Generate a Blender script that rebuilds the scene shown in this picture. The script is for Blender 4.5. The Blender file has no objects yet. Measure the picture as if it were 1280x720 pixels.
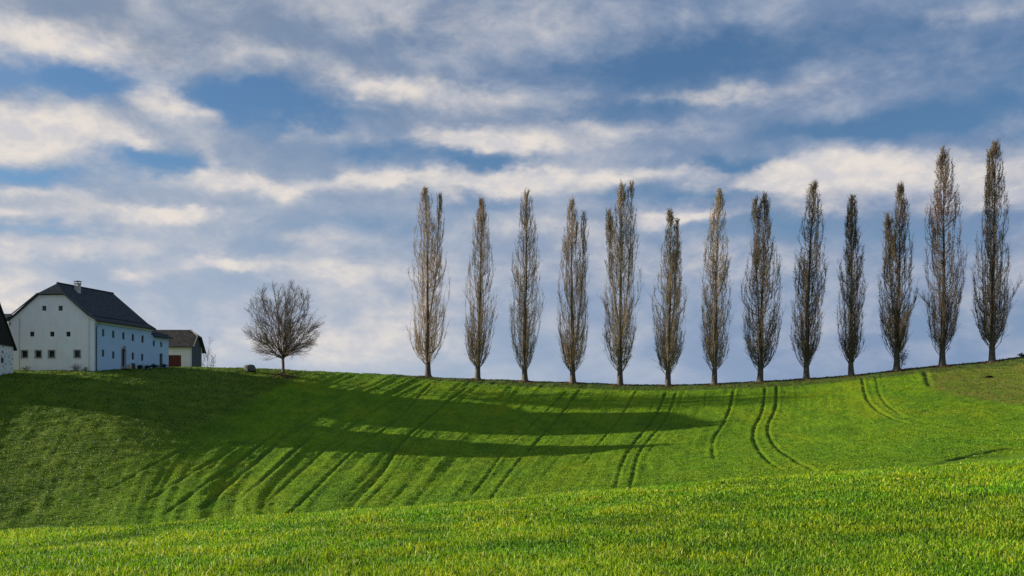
import bpy, bmesh, math, random
import numpy as np

random.seed(7)
rng = np.random.default_rng(11)
scene = bpy.context.scene
COL = scene.collection

# ------------------------------------------------------------------ camera
F = 1300.0          # focal length in photograph pixels (1280 wide)
HZ = 545.0          # row of the eye level
cam_d = bpy.data.cameras.new("camera")
cam = bpy.data.objects.new("camera", cam_d)
COL.objects.link(cam)
cam_d.sensor_width = 36.0
cam_d.lens = F / 1280 * 36
cam_d.shift_y = (HZ - 360) / 1280
cam_d.clip_start = 0.1
cam_d.clip_end = 20000
cam.location = (0, 0, 0)
cam.rotation_euler = (math.radians(90), 0, 0)
scene.camera = cam

# ------------------------------------------------------------------ light
LDIR = np.array([1.0, -0.155, -0.222])          # the way the light travels
LDIR = LDIR / np.linalg.norm(LDIR)
SUN_EL = math.asin(-LDIR[2])
SUN_AZ = math.atan2(-LDIR[0], -LDIR[1])        # clockwise from +Y
sun_d = bpy.data.lights.new("sun", 'SUN')
sun = bpy.data.objects.new("sun", sun_d)
COL.objects.link(sun)
sun_d.energy = 5.0
sun_d.angle = math.radians(0.5)
sun_d.color = (1.0, 0.87, 0.66)
from mathutils import Vector
sun.rotation_euler = Vector(LDIR.tolist()).to_track_quat('-Z', 'Y').to_euler()

scene.view_settings.view_transform = 'Standard'
scene.view_settings.look = 'None'
EXPO = 0.95
scene.view_settings.exposure = EXPO
scene.cycles.max_bounces = 5
scene.cycles.diffuse_bounces = 3
scene.cycles.transmission_bounces = 3
scene.view_settings.gamma = 1.0
scene.view_settings.use_curve_mapping = False

world = bpy.data.worlds.new("World")
scene.world = world
world.use_nodes = True
world.cycles.sampling_method = 'MANUAL'
world.cycles.sample_map_resolution = 256


def build_world():
    nt = world.node_tree
    N, L = nt.nodes, nt.links
    N.clear()
    out = N.new('ShaderNodeOutputWorld')
    bg = N.new('ShaderNodeBackground')
    L.new(bg.outputs[0], out.inputs[0])
    WS = 0.1
    bg.inputs['Strength'].default_value = WS

    def inp(node, i, v):
        if isinstance(v, (int, float)):
            node.inputs[i].default_value = v
        elif isinstance(v, tuple):
            node.inputs[i].default_value = v
        else:
            L.new(v, node.inputs[i])

    def M(op, a, b=0.0, c=0.0, clamp=False):
        n = N.new('ShaderNodeMath'); n.operation = op; n.use_clamp = clamp
        inp(n, 0, a); inp(n, 1, b)
        if op in ('MULTIPLY_ADD',):
            inp(n, 2, c)
        return n.outputs[0]

    def VM(op, a, b=(0, 0, 0)):
        n = N.new('ShaderNodeVectorMath'); n.operation = op
        inp(n, 0, a); inp(n, 1, b)
        return n.outputs['Value'] if op == 'DOT_PRODUCT' else n.outputs[0]

    def SS(x, lo, hi, a=0.0, b=1.0):
        n = N.new('ShaderNodeMapRange'); n.interpolation_type = 'SMOOTHSTEP'
        inp(n, 0, x)
        n.inputs[1].default_value = lo; n.inputs[2].default_value = hi
        n.inputs[3].default_value = a; n.inputs[4].default_value = b
        return n.outputs[0]

    def MIX(f, a, b):
        n = N.new('ShaderNodeMix'); n.data_type = 'RGBA'
        inp(n, 0, f); inp(n, 6, a); inp(n, 7, b)
        return n.outputs[2]

    def NOISE(vec, scale, detail, rough, dist=0.0):
        n = N.new('ShaderNodeTexNoise'); n.noise_dimensions = '3D'
        L.new(vec, n.inputs['Vector'])
        n.inputs['Scale'].default_value = scale
        n.inputs['Detail'].default_value = detail
        n.inputs['Roughness'].default_value = rough
        n.inputs['Distortion'].default_value = dist
        return n

    tc = N.new('ShaderNodeTexCoord')
    d = tc.outputs['Generated']
    sep = N.new('ShaderNodeSeparateXYZ'); L.new(d, sep.inputs[0])
    x, y, z = sep.outputs
    az = M('ARCTAN2', x, y)
    hyp = M('SQRT', M('ADD', M('MULTIPLY', x, x), M('MULTIPLY', y, y)))
    el = M('ARCTAN2', z, hyp)
    cmb = N.new('ShaderNodeCombineXYZ')
    L.new(az, cmb.inputs[0]); L.new(el, cmb.inputs[1])
    uv = cmb.outputs[0]

    # stretched cloud space: rows of cloud lie nearly level, flattened towards the horizon
    st = VM('MULTIPLY', uv, (1.0, 1.75, 1.0))
    w1 = NOISE(st, 5.0, 5.0, 0.6)
    w2 = NOISE(st, 19.0, 4.0, 0.6)
    wa = VM('MULTIPLY', VM('SUBTRACT', w1.outputs['Color'], (0.5, 0.5, 0.5)), (0.13, 0.045, 0.0))
    wb = VM('MULTIPLY', VM('SUBTRACT', w2.outputs['Color'], (0.5, 0.5, 0.5)), (0.05, 0.028, 0.0))
    wuv = VM('ADD', VM('ADD', uv, wa), wb)

    def blobs(lst):
        acc = 0.0
        for (px, py, sx, sy, amp) in lst:
            a0 = math.atan((px - 640) / F)
            e0 = math.atan((HZ - py) / F * math.cos(a0))
            v = VM('MULTIPLY', VM('SUBTRACT', wuv, (a0, e0, 0.0)), (F / sx, F / sy, 0.0))
            g = M('EXPONENT', M('MULTIPLY', VM('DOT_PRODUCT', v, v), -0.7))
            acc = M('MULTIPLY_ADD', g, amp, acc)
        return acc

    bright = blobs([
        (50, 40, 90, 24, 0.85), (10, 160, 70, 24, 1.1), (150, 172, 22, 9, 0.8), (190, 108, 40, 26, 0.6),
        (245, 140, 50, 16, 0.6), (480, 98, 55, 14, 0.8), (560, 122, 70, 18, 0.45), (605, 183, 75, 11, 1.1),
        (480, 226, 60, 6, 0.6), (620, 234, 60, 11, 0.95), (335, 228, 70, 11, 0.8), (255, 205, 18, 20, 0.5),
        (60, 243, 45, 8, 0.6), (40, 270, 70, 9, 0.6), (205, 268, 55, 8, 0.95), (60, 316, 80, 10, 0.55),
        (268, 335, 38, 9, 0.95), (170, 350, 22, 6, 0.5), (430, 345, 80, 18, 0.55), (15, 372, 40, 18, 0.6),
        (400, 435, 60, 16, 0.55), (505, 432, 60, 22, 0.5), (740, 160, 90, 14, 0.4), (740, 218, 120, 10, 0.7),
        (1040, 200, 75, 11, 0.95), (980, 228, 70, 9, 0.7), (1150, 215, 110, 14, 0.65), (845, 270, 45, 8, 0.9),
        (690, 285, 70, 12, 0.4), (930, 108, 120, 12, 0.3), (1200, 22, 70, 10, 0.25), (860, 120, 90, 8, 0.3),
        (1255, 245, 60, 16, 0.55), (700, 330, 90, 20, 0.3), (480, 20, 120, 18, 0.28), (700, 30, 90, 18, 0.2),
        (300, 425, 60, 14, 0.35), (1020, 255, 50, 10, 0.5),
        (60, 385, 80, 18, 0.4), (480, 395, 120, 22, 0.3), (360, 300, 60, 10, 0.35), (120, 300, 60, 10, 0.3), (880, 330, 90, 16, 0.25), (350, 65, 60, 14, 0.3), (400, 165, 40, 10, 0.3), (-350, 120, 160, 50, 0.7), (-700, 250, 200, 60, 0.8), (1600, 150, 200, 50, 0.5), (1900, 300, 250, 60, 0.5)])
    gap = blobs([
        (110, 95, 75, 20, 1.05), (300, 108, 50, 16, 0.7), (365, 135, 90, 24, 1.15), (180, 197, 62, 14, 1.1),
        (590, 207, 80, 11, 1.0), (40, 217, 60, 12, 0.8), (960, 52, 170, 24, 0.9), (1090, 150, 110, 14, 1.1),
        (760, 88, 150, 18, 0.75), (925, 197, 60, 9, 0.9), (460, 195, 50, 14, 0.6), (840, 240, 120, 8, 0.6),
        (600, 258, 70, 8, 0.5), (70, 292, 80, 7, 0.5), (1240, 60, 80, 30, 0.5), (800, 135, 90, 14, 0.6),
        (200, 330, 80, 8, 0.25), (480, 280, 110, 10, 0.35), (960, 285, 120, 12, 0.4), (1200, 290, 100, 20, 0.35),
        (450, 40, 100, 22, 0.25), (680, 30, 60, 16, 0.2), (1400, 120, 150, 40, 0.7), (-150, 60, 120, 30, 0.7)])

    n_big = NOISE(st, 4.5, 8.0, 0.58, 0.25).outputs[0]
    n_mid = NOISE(VM('ADD', st, (3.1, 7.7, 0.0)), 11.0, 8.0, 0.6, 0.3).outputs[0]
    n_fine = NOISE(VM('ADD', st, (9.1, 1.7, 0.0)), 30.0, 6.0, 0.6, 0.2).outputs[0]

    sky = N.new('ShaderNodeTexSky')
    sky.sky_type = 'NISHITA'
    sky.sun_disc = False
    sky.sun_elevation = SUN_EL
    sky.sun_rotation = SUN_AZ
    sky.air_density = 1.0
    sky.dust_density = 0.6
    sky.ozone_density = 1.6
    gain = N.new('ShaderNodeMix'); gain.data_type = 'RGBA'; gain.blend_type = 'MULTIPLY'
    gain.inputs[0].default_value = 1.0
    L.new(sky.outputs[0], gain.inputs[6]); gain.inputs[7].default_value = (*SKY_GAIN, 1)
    blue = gain.outputs[2]

    def c(r, g, b):
        k = 1 / WS / 2 ** EXPO
        lin = [((v / 255 + 0.055) / 1.055) ** 2.4 * k for v in (r, g, b)]
        return (*lin, 1.0)

    # height-dependent cloud underside: darker slate overhead, pale blue haze low down
    elf = SS(el, 0.05, 0.40)
    grey = MIX(elf, c(168, 183, 204), c(130, 146, 170))
    side = SS(az, -0.45, 0.45)
    grey = MIX(M('MULTIPLY', side, 0.7), grey, c(104, 132, 172))
    shade = SS(n_mid, 0.35, 0.68)
    grey = MIX(M('MULTIPLY', shade, 0.35), grey, c(186, 194, 208))
    cream = MIX(SS(n_fine, 0.35, 0.65), c(208, 206, 210), c(234, 225, 216))

    cover = M('ADD', M('MULTIPLY', M('SUBTRACT', n_big, 0.5), 1.1),
              M('SUBTRACT', M('MULTIPLY', M('SUBTRACT', n_mid, 0.5), 0.7), M('MULTIPLY', gap, 1.02)))
    cover = M('MULTIPLY_ADD', M('SUBTRACT', n_fine, 0.5), 0.7, cover)
    cover = SS(cover, -1.05, 0.0)
    col = MIX(cover, blue, grey)
    br = M('ADD', bright, M('MULTIPLY_ADD', n_mid, 1.1, -0.56))
    br = M('MULTIPLY_ADD', n_fine, 0.30, M('SUBTRACT', br, 0.15))
    br = M('SUBTRACT', br, M('MULTIPLY', gap, 0.35))
    brf = M('MULTIPLY', SS(br, -0.12, 0.85), 0.95)
    col = MIX(brf, col, cream)
    # pale band right above the land
    low = SS(el, 0.0, 0.12, 0.55, 0.0)
    col = MIX(low, col, MIX(SS(az, -0.12, 0.40), c(178, 193, 210), c(128, 153, 190)))
    L.new(col, bg.inputs['Color'])


SKY_GAIN = (0.37, 0.50, 0.655)
build_world()

# ------------------------------------------------------------------ helpers
def tag(o, label=None, cat=None, group=None, kind=None):
    if label: o['label'] = label
    if cat: o['category'] = cat
    if group: o['group'] = group
    if kind: o['kind'] = kind
    return o


def empty(name, loc, label, cat, group=None):
    o = bpy.data.objects.new(name, None)
    o.empty_display_size = 0.5
    COL.objects.link(o)
    o.location = [float(v) for v in loc]
    return tag(o, label, cat, group)


def root_loc(o):
    while o is not None and o.parent is not None:
        o = o.parent
    return np.array(o.location) if o is not None else np.zeros(3)


def link_mesh(name, me, mat, parent=None, loc=None, smooth=False):
    o = bpy.data.objects.new(name, me)
    COL.objects.link(o)
    mats = mat if isinstance(mat, (list, tuple)) else [mat]
    for m in mats:
        me.materials.append(m)
    if parent is not None:
        o.parent = parent
    if loc is not None:
        o.location = loc
    if smooth:
        me.polygons.foreach_set('use_smooth', np.ones(len(me.polygons), dtype=bool))
    return o


def np_mesh(name, V, faces, counts=None):
    """V (n,3); faces (m,k) array or flat array with counts."""
    me = bpy.data.meshes.new(name)
    V = np.ascontiguousarray(V, dtype=np.float32)
    me.vertices.add(len(V)); me.vertices.foreach_set('co', V.ravel())
    if counts is None:
        faces = np.asarray(faces)
        m, k = faces.shape
        flat = faces.ravel().astype(np.int32); counts = np.full(m, k, dtype=np.int32)
    else:
        flat = np.asarray(faces, dtype=np.int32)
    starts = np.concatenate([[0], np.cumsum(counts)[:-1]]).astype(np.int32)
    me.loops.add(len(flat)); me.loops.foreach_set('vertex_index', flat)
    me.polygons.add(len(counts))
    me.polygons.foreach_set('loop_start', starts)
    me.update(calc_edges=True)
    me.validate()
    return me


class MB:
    """collects shapes given in world coordinates and links them as one mesh object"""
    def __init__(self):
        self.v = []; self.f = []

    def poly(self, pts):
        n = len(self.v)
        self.v += [tuple(map(float, p)) for p in pts]
        self.f.append(tuple(range(n, n + len(pts))))

    def prism(self, pts, vec):
        """closed prism: polygon pts swept by vec"""
        vec = np.array(vec, float)
        a = [np.array(p, float) for p in pts]; b = [p + vec for p in a]
        n = len(self.v); k = len(a)
        self.v += [tuple(p) for p in a + b]
        self.f.append(tuple(n + i for i in range(k)))
        self.f.append(tuple(n + k + i for i in reversed(range(k))))
        for i in range(k):
            j = (i + 1) % k
            self.f.append((n + i, n + k + i, n + k + j, n + j))

    def box(self, c, u, v, w):
        """box centre c, full-extent vectors u, v, w"""
        c, u, v, w = [np.array(q, float) for q in (c, u, v, w)]
        p0 = c - u / 2 - v / 2 - w / 2
        self.prism([p0, p0 + u, p0 + u + v, p0 + v], w)

    def tube(self, pts, rad, sides=8, caps=True):
        pts = [np.array(p, float) for p in pts]
        if isinstance(rad, (int, float)): rad = [rad] * len(pts)
        n = len(self.v)
        for i, p in enumerate(pts):
            t = pts[min(i + 1, len(pts) - 1)] - pts[max(i - 1, 0)]
            t = t / np.linalg.norm(t)
            ref = np.array([0, 0, 1.0]) if abs(t[2]) < 0.9 else np.array([1.0, 0, 0])
            a = np.cross(t, ref); a /= np.linalg.norm(a); b = np.cross(t, a)
            for k in range(sides):
                q = 2 * math.pi * k / sides
                self.v.append(tuple(p + rad[i] * (math.cos(q) * a + math.sin(q) * b)))
        for i in range(len(pts) - 1):
            for k in range(sides):
                k2 = (k + 1) % sides
                self.f.append((n + i * sides + k, n + i * sides + k2, n + (i + 1) * sides + k2, n + (i + 1) * sides + k))
        if caps:
            self.f.append(tuple(n + k for k in reversed(range(sides))))
            self.f.append(tuple(n + (len(pts) - 1) * sides + k for k in range(sides)))

    def build(self, name, mat, parent=None, fix=True, smooth=False, bevel=0.0):
        base = root_loc(parent)
        me = bpy.data.meshes.new(name)
        V = np.array(self.v) - base
        me.from_pydata([tuple(p) for p in V], [], self.f)
        bm = bmesh.new(); bm.from_mesh(me)
        if fix:
            bmesh.ops.recalc_face_normals(bm, faces=bm.faces)
        if bevel > 0:
            bmesh.ops.bevel(bm, geom=list(bm.edges), offset=bevel, segments=1, affect='EDGES')
        bm.to_mesh(me); bm.free()
        return link_mesh(name, me, mat, parent, smooth=smooth)


def tubes_np(paths, rads, sides=3):
    """paths (n,k,3), rads (n,k) -> verts, quad faces"""
    n, k, _ = paths.shape
    tan = np.empty_like(paths)
    tan[:, 1:-1] = paths[:, 2:] - paths[:, :-2]
    tan[:, 0] = paths[:, 1] - paths[:, 0]
    tan[:, -1] = paths[:, -1] - paths[:, -2]
    tan /= np.linalg.norm(tan, axis=2, keepdims=True) + 1e-9
    ref = np.zeros_like(tan); ref[..., 0] = 0.83; ref[..., 1] = 0.55
    a = np.cross(tan, ref); a /= np.linalg.norm(a, axis=2, keepdims=True) + 1e-9
    b = np.cross(tan, a)
    ang = np.arange(sides) * 2 * np.pi / sides
    V = (paths[:, :, None, :] + rads[:, :, None, None] *
         (np.cos(ang)[None, None, :, None] * a[:, :, None, :] + np.sin(ang)[None, None, :, None] * b[:, :, None, :]))
    V = V.reshape(-1, 3)
    i, j, s = np.meshgrid(np.arange(n), np.arange(k - 1), np.arange(sides), indexing='ij')
    s2 = (s + 1) % sides
    f = np.stack([i * k * sides + j * sides + s, i * k * sides + j * sides + s2,
                  i * k * sides + (j + 1) * sides + s2, i * k * sides + (j + 1) * sides + s], -1).reshape(-1, 4)
    return V, f


def merge(parts):
    off = 0; Vs = []; Fs = []
    for V, f in parts:
        Vs.append(V); Fs.append(f + off); off += len(V)
    return np.concatenate(Vs), np.concatenate(Fs)


# ------------------------------------------------------------------ materials
class Mat:
    def __init__(self, name):
        self.m = bpy.data.materials.new(name); self.m.use_nodes = True
        self.nt = self.m.node_tree; self.N = self.nt.nodes; self.L = self.nt.links
        self.p = self.N['Principled BSDF']
        self.p.inputs['Roughness'].default_value = 0.85
        self.p.inputs['Specular IOR Level'].default_value = 0.25

    def inp(self, n, i, v):
        if isinstance(v, (int, float, tuple)): n.inputs[i].default_value = v
        else: self.L.new(v, n.inputs[i])

    def math(self, op, a, b=0.0, c=None, clamp=False):
        n = self.N.new('ShaderNodeMath'); n.operation = op; n.use_clamp = clamp
        self.inp(n, 0, a); self.inp(n, 1, b)
        if c is not None: self.inp(n, 2, c)
        return n.outputs[0]

    def mix(self, f, a, b, blend='MIX'):
        n = self.N.new('ShaderNodeMix'); n.data_type = 'RGBA'; n.blend_type = blend
        a = (*a, 1.0) if isinstance(a, tuple) and len(a) == 3 else a
        b = (*b, 1.0) if isinstance(b, tuple) and len(b) == 3 else b
        self.inp(n, 0, f); self.inp(n, 6, a); self.inp(n, 7, b)
        return n.outputs[2]

    def coord(self, scale=(1, 1, 1), kind='Object'):
        tc = self.N.new('ShaderNodeTexCoord')
        mp = self.N.new('ShaderNodeMapping')
        self.L.new(tc.outputs[kind], mp.inputs[0]); mp.inputs['Scale'].default_value = scale
        return mp.outputs[0]

    def noise(self, vec, scale, detail=5, rough=0.6, dist=0.0):
        n = self.N.new('ShaderNodeTexNoise')
        self.L.new(vec, n.inputs['Vector'])
        n.inputs['Scale'].default_value = scale; n.inputs['Detail'].default_value = detail
        n.inputs['Roughness'].default_value = rough; n.inputs['Distortion'].default_value = dist
        return n.outputs[0]

    def ss(self, x, lo, hi, a=0.0, b=1.0):
        n = self.N.new('ShaderNodeMapRange'); n.interpolation_type = 'SMOOTHSTEP'
        self.inp(n, 0, x)
        for i, v in enumerate((lo, hi, a, b)): n.inputs[i + 1].default_value = v
        return n.outputs[0]

    def attr(self, name):
        n = self.N.new('ShaderNodeAttribute'); n.attribute_name = name
        return n

    def bump(self, h, strength, dist, normal=None):
        n = self.N.new('ShaderNodeBump')
        n.inputs['Strength'].default_value = strength; n.inputs['Distance'].default_value = dist
        self.L.new(h, n.inputs['Height'])
        if normal is not None: self.L.new(normal, n.inputs['Normal'])
        return n.outputs[0]

    def color(self, c):
        self.inp(self.p, 'Base Color', (*c, 1.0) if isinstance(c, tuple) and len(c) == 3 else c)

    def normal(self, n): self.L.new(n, self.p.inputs['Normal'])


def plaster(name, base, dirt, spots=None):
    m = Mat(name)
    co = m.coord()
    n1 = m.noise(co, 0.45, 8, 0.65, 0.4)
    st = m.noise(m.coord((1.6, 1.6, 0.18)), 1.1, 6, 0.6)
    n3 = m.noise(co, 6.0, 6, 0.7)
    c = m.mix(m.ss(n1, 0.42, 0.75, 0, 0.55), base, dirt)
    c = m.mix(m.ss(st, 0.5, 0.72, 0, 0.45), c, dirt)
    c = m.mix(m.ss(n3, 0.3, 0.8, 0, 0.25), c, tuple(min(1, v * 1.15) for v in base))
    if spots:
        v = m.N.new('ShaderNodeTexVoronoi'); m.L.new(m.coord((1.7, 1.7, 2.2)), v.inputs['Vector'])
        v.inputs['Scale'].default_value = 1.0
        keep = m.noise(co, 2.3, 2)
        wob = m.math('ADD', v.outputs['Distance'], m.math('MULTIPLY', m.math('SUBTRACT', n3, 0.5), 0.35))
        f = m.math('MULTIPLY', m.ss(wob, 0.2, 0.27, 1, 0), m.ss(keep, 0.42, 0.5))
        c = m.mix(f, c, spots)
    m.color(c)
    m.normal(m.bump(m.math('ADD', n3, m.math('MULTIPLY', n1, 2.0)), 0.5, 0.05))
    m.p.inputs['Roughness'].default_value = 0.92
    return m.m


def shingle(name, base, other, mossy=None):
    m = Mat(name)
    co = m.coord()
    sep = m.N.new('ShaderNodeSeparateXYZ'); m.L.new(co, sep.inputs[0])
    # courses follow height; joints follow the horizontal distance along the house
    along = m.math('ADD', m.math('MULTIPLY', sep.outputs[0], 0.8), m.math('MULTIPLY', sep.outputs[1], 1.0))
    cmb = m.N.new('ShaderNodeCombineXYZ'); m.L.new(along, cmb.inputs[0]); m.L.new(sep.outputs[2], cmb.inputs[1])
    b = m.N.new('ShaderNodeTexBrick'); m.L.new(cmb.outputs[0], b.inputs[0])
    b.inputs['Scale'].default_value = 1.0
    b.inputs['Brick Width'].default_value = 0.4; b.inputs['Row Height'].default_value = 0.2
    b.inputs['Mortar Size'].default_value = 0.02; b.inputs['Mortar Smooth'].default_value = 0.4
    b.inputs['Color1'].default_value = (*base, 1); b.inputs['Color2'].default_value = (*other, 1)
    b.inputs['Mortar'].default_value = (*[v * 0.45 for v in base], 1)
    n = m.noise(co, 1.3, 7, 0.7)
    c = m.mix(m.ss(n, 0.45, 0.7, 0, 0.6), b.outputs[0], mossy or other)
    m.color(c)
    m.normal(m.bump(m.math('ADD', m.math('MULTIPLY', b.outputs['Fac'], -1.0), n), 0.6, 0.03))
    m.p.inputs['Roughness'].default_value = 0.9
    m.p.inputs['Specular IOR Level'].default_value = 0.08
    return m.m


def boards(name, base, dark, scale=6.0):
    m = Mat(name)
    co = m.coord()
    sep = m.N.new('ShaderNodeSeparateXYZ'); m.L.new(co, sep.inputs[0])
    s = m.math('ADD', sep.outputs[0], sep.outputs[1])
    k = m.math('FRACT', m.math('MULTIPLY', s, scale / 1.5))
    gapf = m.math('MULTIPLY', m.ss(k, 0.0, 0.1, 1, 0), 1.0)
    n = m.noise(m.coord((3.0, 3.0, 0.3)), 2.0, 6, 0.7)
    c = m.mix(n, base, dark)
    c = m.mix(gapf, c, tuple(v * 0.3 for v in dark))
    m.color(c)
    m.normal(m.bump(m.math('SUBTRACT', n, gapf), 0.6, 0.02))
    return m.m


def plain(name, c, rough=0.6, metal=0.0, var=0.25, scale=4.0):
    m = Mat(name)
    n = m.noise(m.coord(), scale, 5, 0.65)
    m.color(m.mix(n, tuple(v * (1 - var) for v in c), tuple(min(1, v * (1 + var)) for v in c)))
    m.p.inputs['Roughness'].default_value = rough
    m.p.inputs['Metallic'].default_value = metal
    m.normal(m.bump(n, 0.3, 0.01))
    return m.m


MAT = {}
MAT['white_plaster'] = plaster('white_plaster', (0.86, 0.86, 0.85), (0.70, 0.70, 0.68))
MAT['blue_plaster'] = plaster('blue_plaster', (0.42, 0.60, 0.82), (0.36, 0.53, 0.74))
MAT['shed_plaster'] = plaster('shed_plaster', (0.86, 0.81, 0.74), (0.74, 0.68, 0.61))
MAT['chimney_plaster'] = plaster('chimney_plaster', (0.5, 0.5, 0.5), (0.25, 0.25, 0.25))
MAT['rubble'] = plaster('rubble', (0.75, 0.76, 0.78), (0.6, 0.61, 0.62), spots=(0.03, 0.045, 0.08))
MAT['slate'] = shingle('slate', (0.045, 0.055, 0.072), (0.068, 0.08, 0.10), (0.08, 0.088, 0.09))
MAT['old_tile'] = shingle('old_tile', (0.06, 0.055, 0.05), (0.12, 0.105, 0.09), (0.16, 0.145, 0.125))
MAT['dark_board'] = boards('dark_board', (0.018, 0.018, 0.017), (0.035, 0.033, 0.03))
MAT['grey_board'] = boards('grey_board', (0.05, 0.065, 0.075), (0.10, 0.12, 0.13), 5.0)
MAT['red_door'] = boards('red_door', (0.10, 0.025, 0.018), (0.15, 0.045, 0.03), 4.0)
MAT['stone'] = plain('stone', (0.30, 0.29, 0.26), 0.9, var=0.4, scale=9)
MAT['boulder'] = plain('boulder', (0.10, 0.11, 0.11), 0.9, var=0.5, scale=3)
MAT['frame'] = plain('frame', (0.12, 0.11, 0.10), 0.6)
MAT['trim'] = plain('trim', (0.70, 0.68, 0.64), 0.8)
MAT['metal'] = plain('metal', (0.05, 0.055, 0.06), 0.5, 0.4)
MAT['zinc'] = plain('zinc', (0.35, 0.37, 0.40), 0.5, 0.6)
MAT['door_wood'] = boards('door_wood', (0.05, 0.035, 0.025), (0.09, 0.06, 0.04), 6.0)
MAT['pot'] = plain('pot', (0.45, 0.40, 0.33), 0.9)
MAT['soil'] = plain('soil', (0.016, 0.013, 0.008), 0.95, var=0.5, scale=12)
g = Mat('glass'); g.color((0.012, 0.014, 0.018)); g.p.inputs['Roughness'].default_value = 0.12
g.p.inputs['Specular IOR Level'].default_value = 0.5
MAT['glass'] = g.m


def bark(name, c1, c2):
    m = Mat(name)
    n = m.noise(m.coord((3, 3, 0.7)), 3.0, 6, 0.7)
    m.color(m.mix(m.ss(n, 0.3, 0.7), c1, c2))
    m.normal(m.bump(n, 0.8, 0.05))
    return m.m


MAT['bark'] = bark('bark', (0.05, 0.042, 0.035), (0.14, 0.12, 0.10))
MAT['twig'] = bark('twig', (0.24, 0.18, 0.12), (0.46, 0.35, 0.235))
MAT['twig_dark'] = bark('twig_dark', (0.09, 0.07, 0.053), (0.20, 0.155, 0.115))


def leaf_mat(name, transl=0.35):
    m = Mat(name)
    a = m.attr('tint')
    m.L.new(a.outputs['Color'], m.p.inputs['Base Color'])
    m.p.inputs['Roughness'].default_value = 0.55
    t = m.N.new('ShaderNodeBsdfTranslucent'); m.L.new(a.outputs['Color'], t.inputs['Color'])
    mx = m.N.new('ShaderNodeMixShader'); mx.inputs[0].default_value = transl
    m.L.new(m.p.outputs[0], mx.inputs[1]); m.L.new(t.outputs[0], mx.inputs[2])
    m.L.new(mx.outputs[0], m.N['Material Output'].inputs['Surface'])
    return m.m


MAT['leaf'] = leaf_mat('leaf')
MAT['grass_blade'] = leaf_mat('grass_blade', 0.38)


def set_tint(me, cols):
    """cols (nverts,3)"""
    at = me.color_attributes.new('tint', 'FLOAT_COLOR', 'POINT')
    c = np.ones((len(cols), 4), dtype=np.float32); c[:, :3] = cols
    at.data.foreach_set('color', c.ravel())


# ------------------------------------------------------------------ terrain
CT = []   # control points X, Y, z


def cp(px, rows):
    for r in rows:
        Y = r[0]
        z = r[2] if len(r) == 3 else (HZ - r[1]) / F * Y      # (Y, py) or (Y, None, z)
        CT.append(((px - 640) / F * Y, Y, z))


cp(-150, [(175, None, 7.5), (155, None, 9.0), (143, 462), (135, 463), (122, None, 3.2), (112, None, -0.8), (100, None, -4.6), (88, None, -7.6), (72, None, -7.3)])
cp(-420, [(175, None, 6.0), (150, None, 7.2), (138, None, 6.4), (125, None, 1.5), (110, None, -2.0), (95, None, -5.5)])
cp(0, [(185, None, 7.5), (168, None, 9.3), (155, None, 9.3), (141, 465.5), (137, 470), (133, 480), (125, 520), (116, 560), (106, 600), (96, 640), (89, 664), (75, None, -9)])
cp(150, [(185, None, 8.5), (170, None, 9.8), (150, 461.5), (145, 466), (138, 480), (130, 505), (121, 540), (111, 580), (101, 620), (92, 650), (72, None, -9)])
cp(235, [(196, None, 9.6), (183, 459.5), (172, 459.5), (163, 460)])
cp(210, [(196, None, 9.6), (184, 459.5), (172, 459.3), (160, 459.5), (148, 471), (135, 500)])
cp(300, [(190, None, 8.2), (176, None, 10.3), (165, 460), (157, 470), (148, 485), (138, 510), (128, 540), (117, 575), (105, 610), (96, 635), (75, None, -8.5)])
cp(353, [(168, 462)])
cp(450, [(200, None, 6.5), (184, None, 9.2), (170, 466.5), (162, 478), (152, 497), (142, 520), (131, 545), (119, 575), (106, 605), (95, 630), (75, None, -7.5)])
cp(535, [(173, 471)])
cp(640, [(200, None, 5.5), (186, None, 7.9), (171, 475.5), (162, 487), (152, 507), (142, 528), (131, 552), (119, 577), (107, 598), (95, 615), (78, None, -6)])
cp(735, [(168.5, 479)])
cp(830, [(195, None, 4.5), (181, None, 7.0), (166, 481.5), (157, 492), (147, 510), (137, 528), (126, 550), (115, 572), (104, 590), (94, 602), (78, None, -4.6)])
cp(920, [(163.5, 478.5)])
cp(1000, [(190, None, 5.0), (176, None, 7.6), (161, 474), (152, 487), (143, 503), (133, 520), (122, 540), (111, 560), (100, 578), (90, 590), (75, None, -3.4)])
cp(1150, [(186, None, 6.5), (172, None, 9.2), (157, 459.5), (148, 472), (139, 488), (129, 505), (118, 525), (107, 545), (97, 562), (88, 574), (72, None, -2.3)])
cp(1280, [(182, None, 8.0), (168, None, 10.6), (154, 446), (145, 460), (136, 477), (126, 497), (115, 518), (104, 538), (93, 555), (84, 568), (68, None, -2.0)])
cp(1430, [(178, None, 10.5), (150, 425), (125, 470), (100, 515), (80, 545), (65, None, -0.8)])
for px, c_py in ((-200, 680), (0, 671), (160, 659), (320, 649), (480, 639), (640, 626), (800, 612), (960, 600), (1100, 588), (1280, 576), (1480, 564)):
    c0 = (c_py - HZ) / F
    z34 = -c0 * 34
    z12 = -1.66 + (px - 640) / 640 * 0.10
    CT.append(((px - 640) / F * 34, 34, z34))
    CT.append(((px - 640) / F * 23, 23, z12 * 0.55 + z34 * 0.45 + 0.06))
    CT.append(((px - 640) / F * 48, 48, -c0 * 48 - 1.25 + (px - 640) / 640 * 0.5))
for x in (-12, -6, 0, 6, 12):
    CT.append((x, 12, -1.64 + x * 0.015)); CT.append((x, 2, -1.66 + x * 0.012))
CT = np.array(CT)


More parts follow.
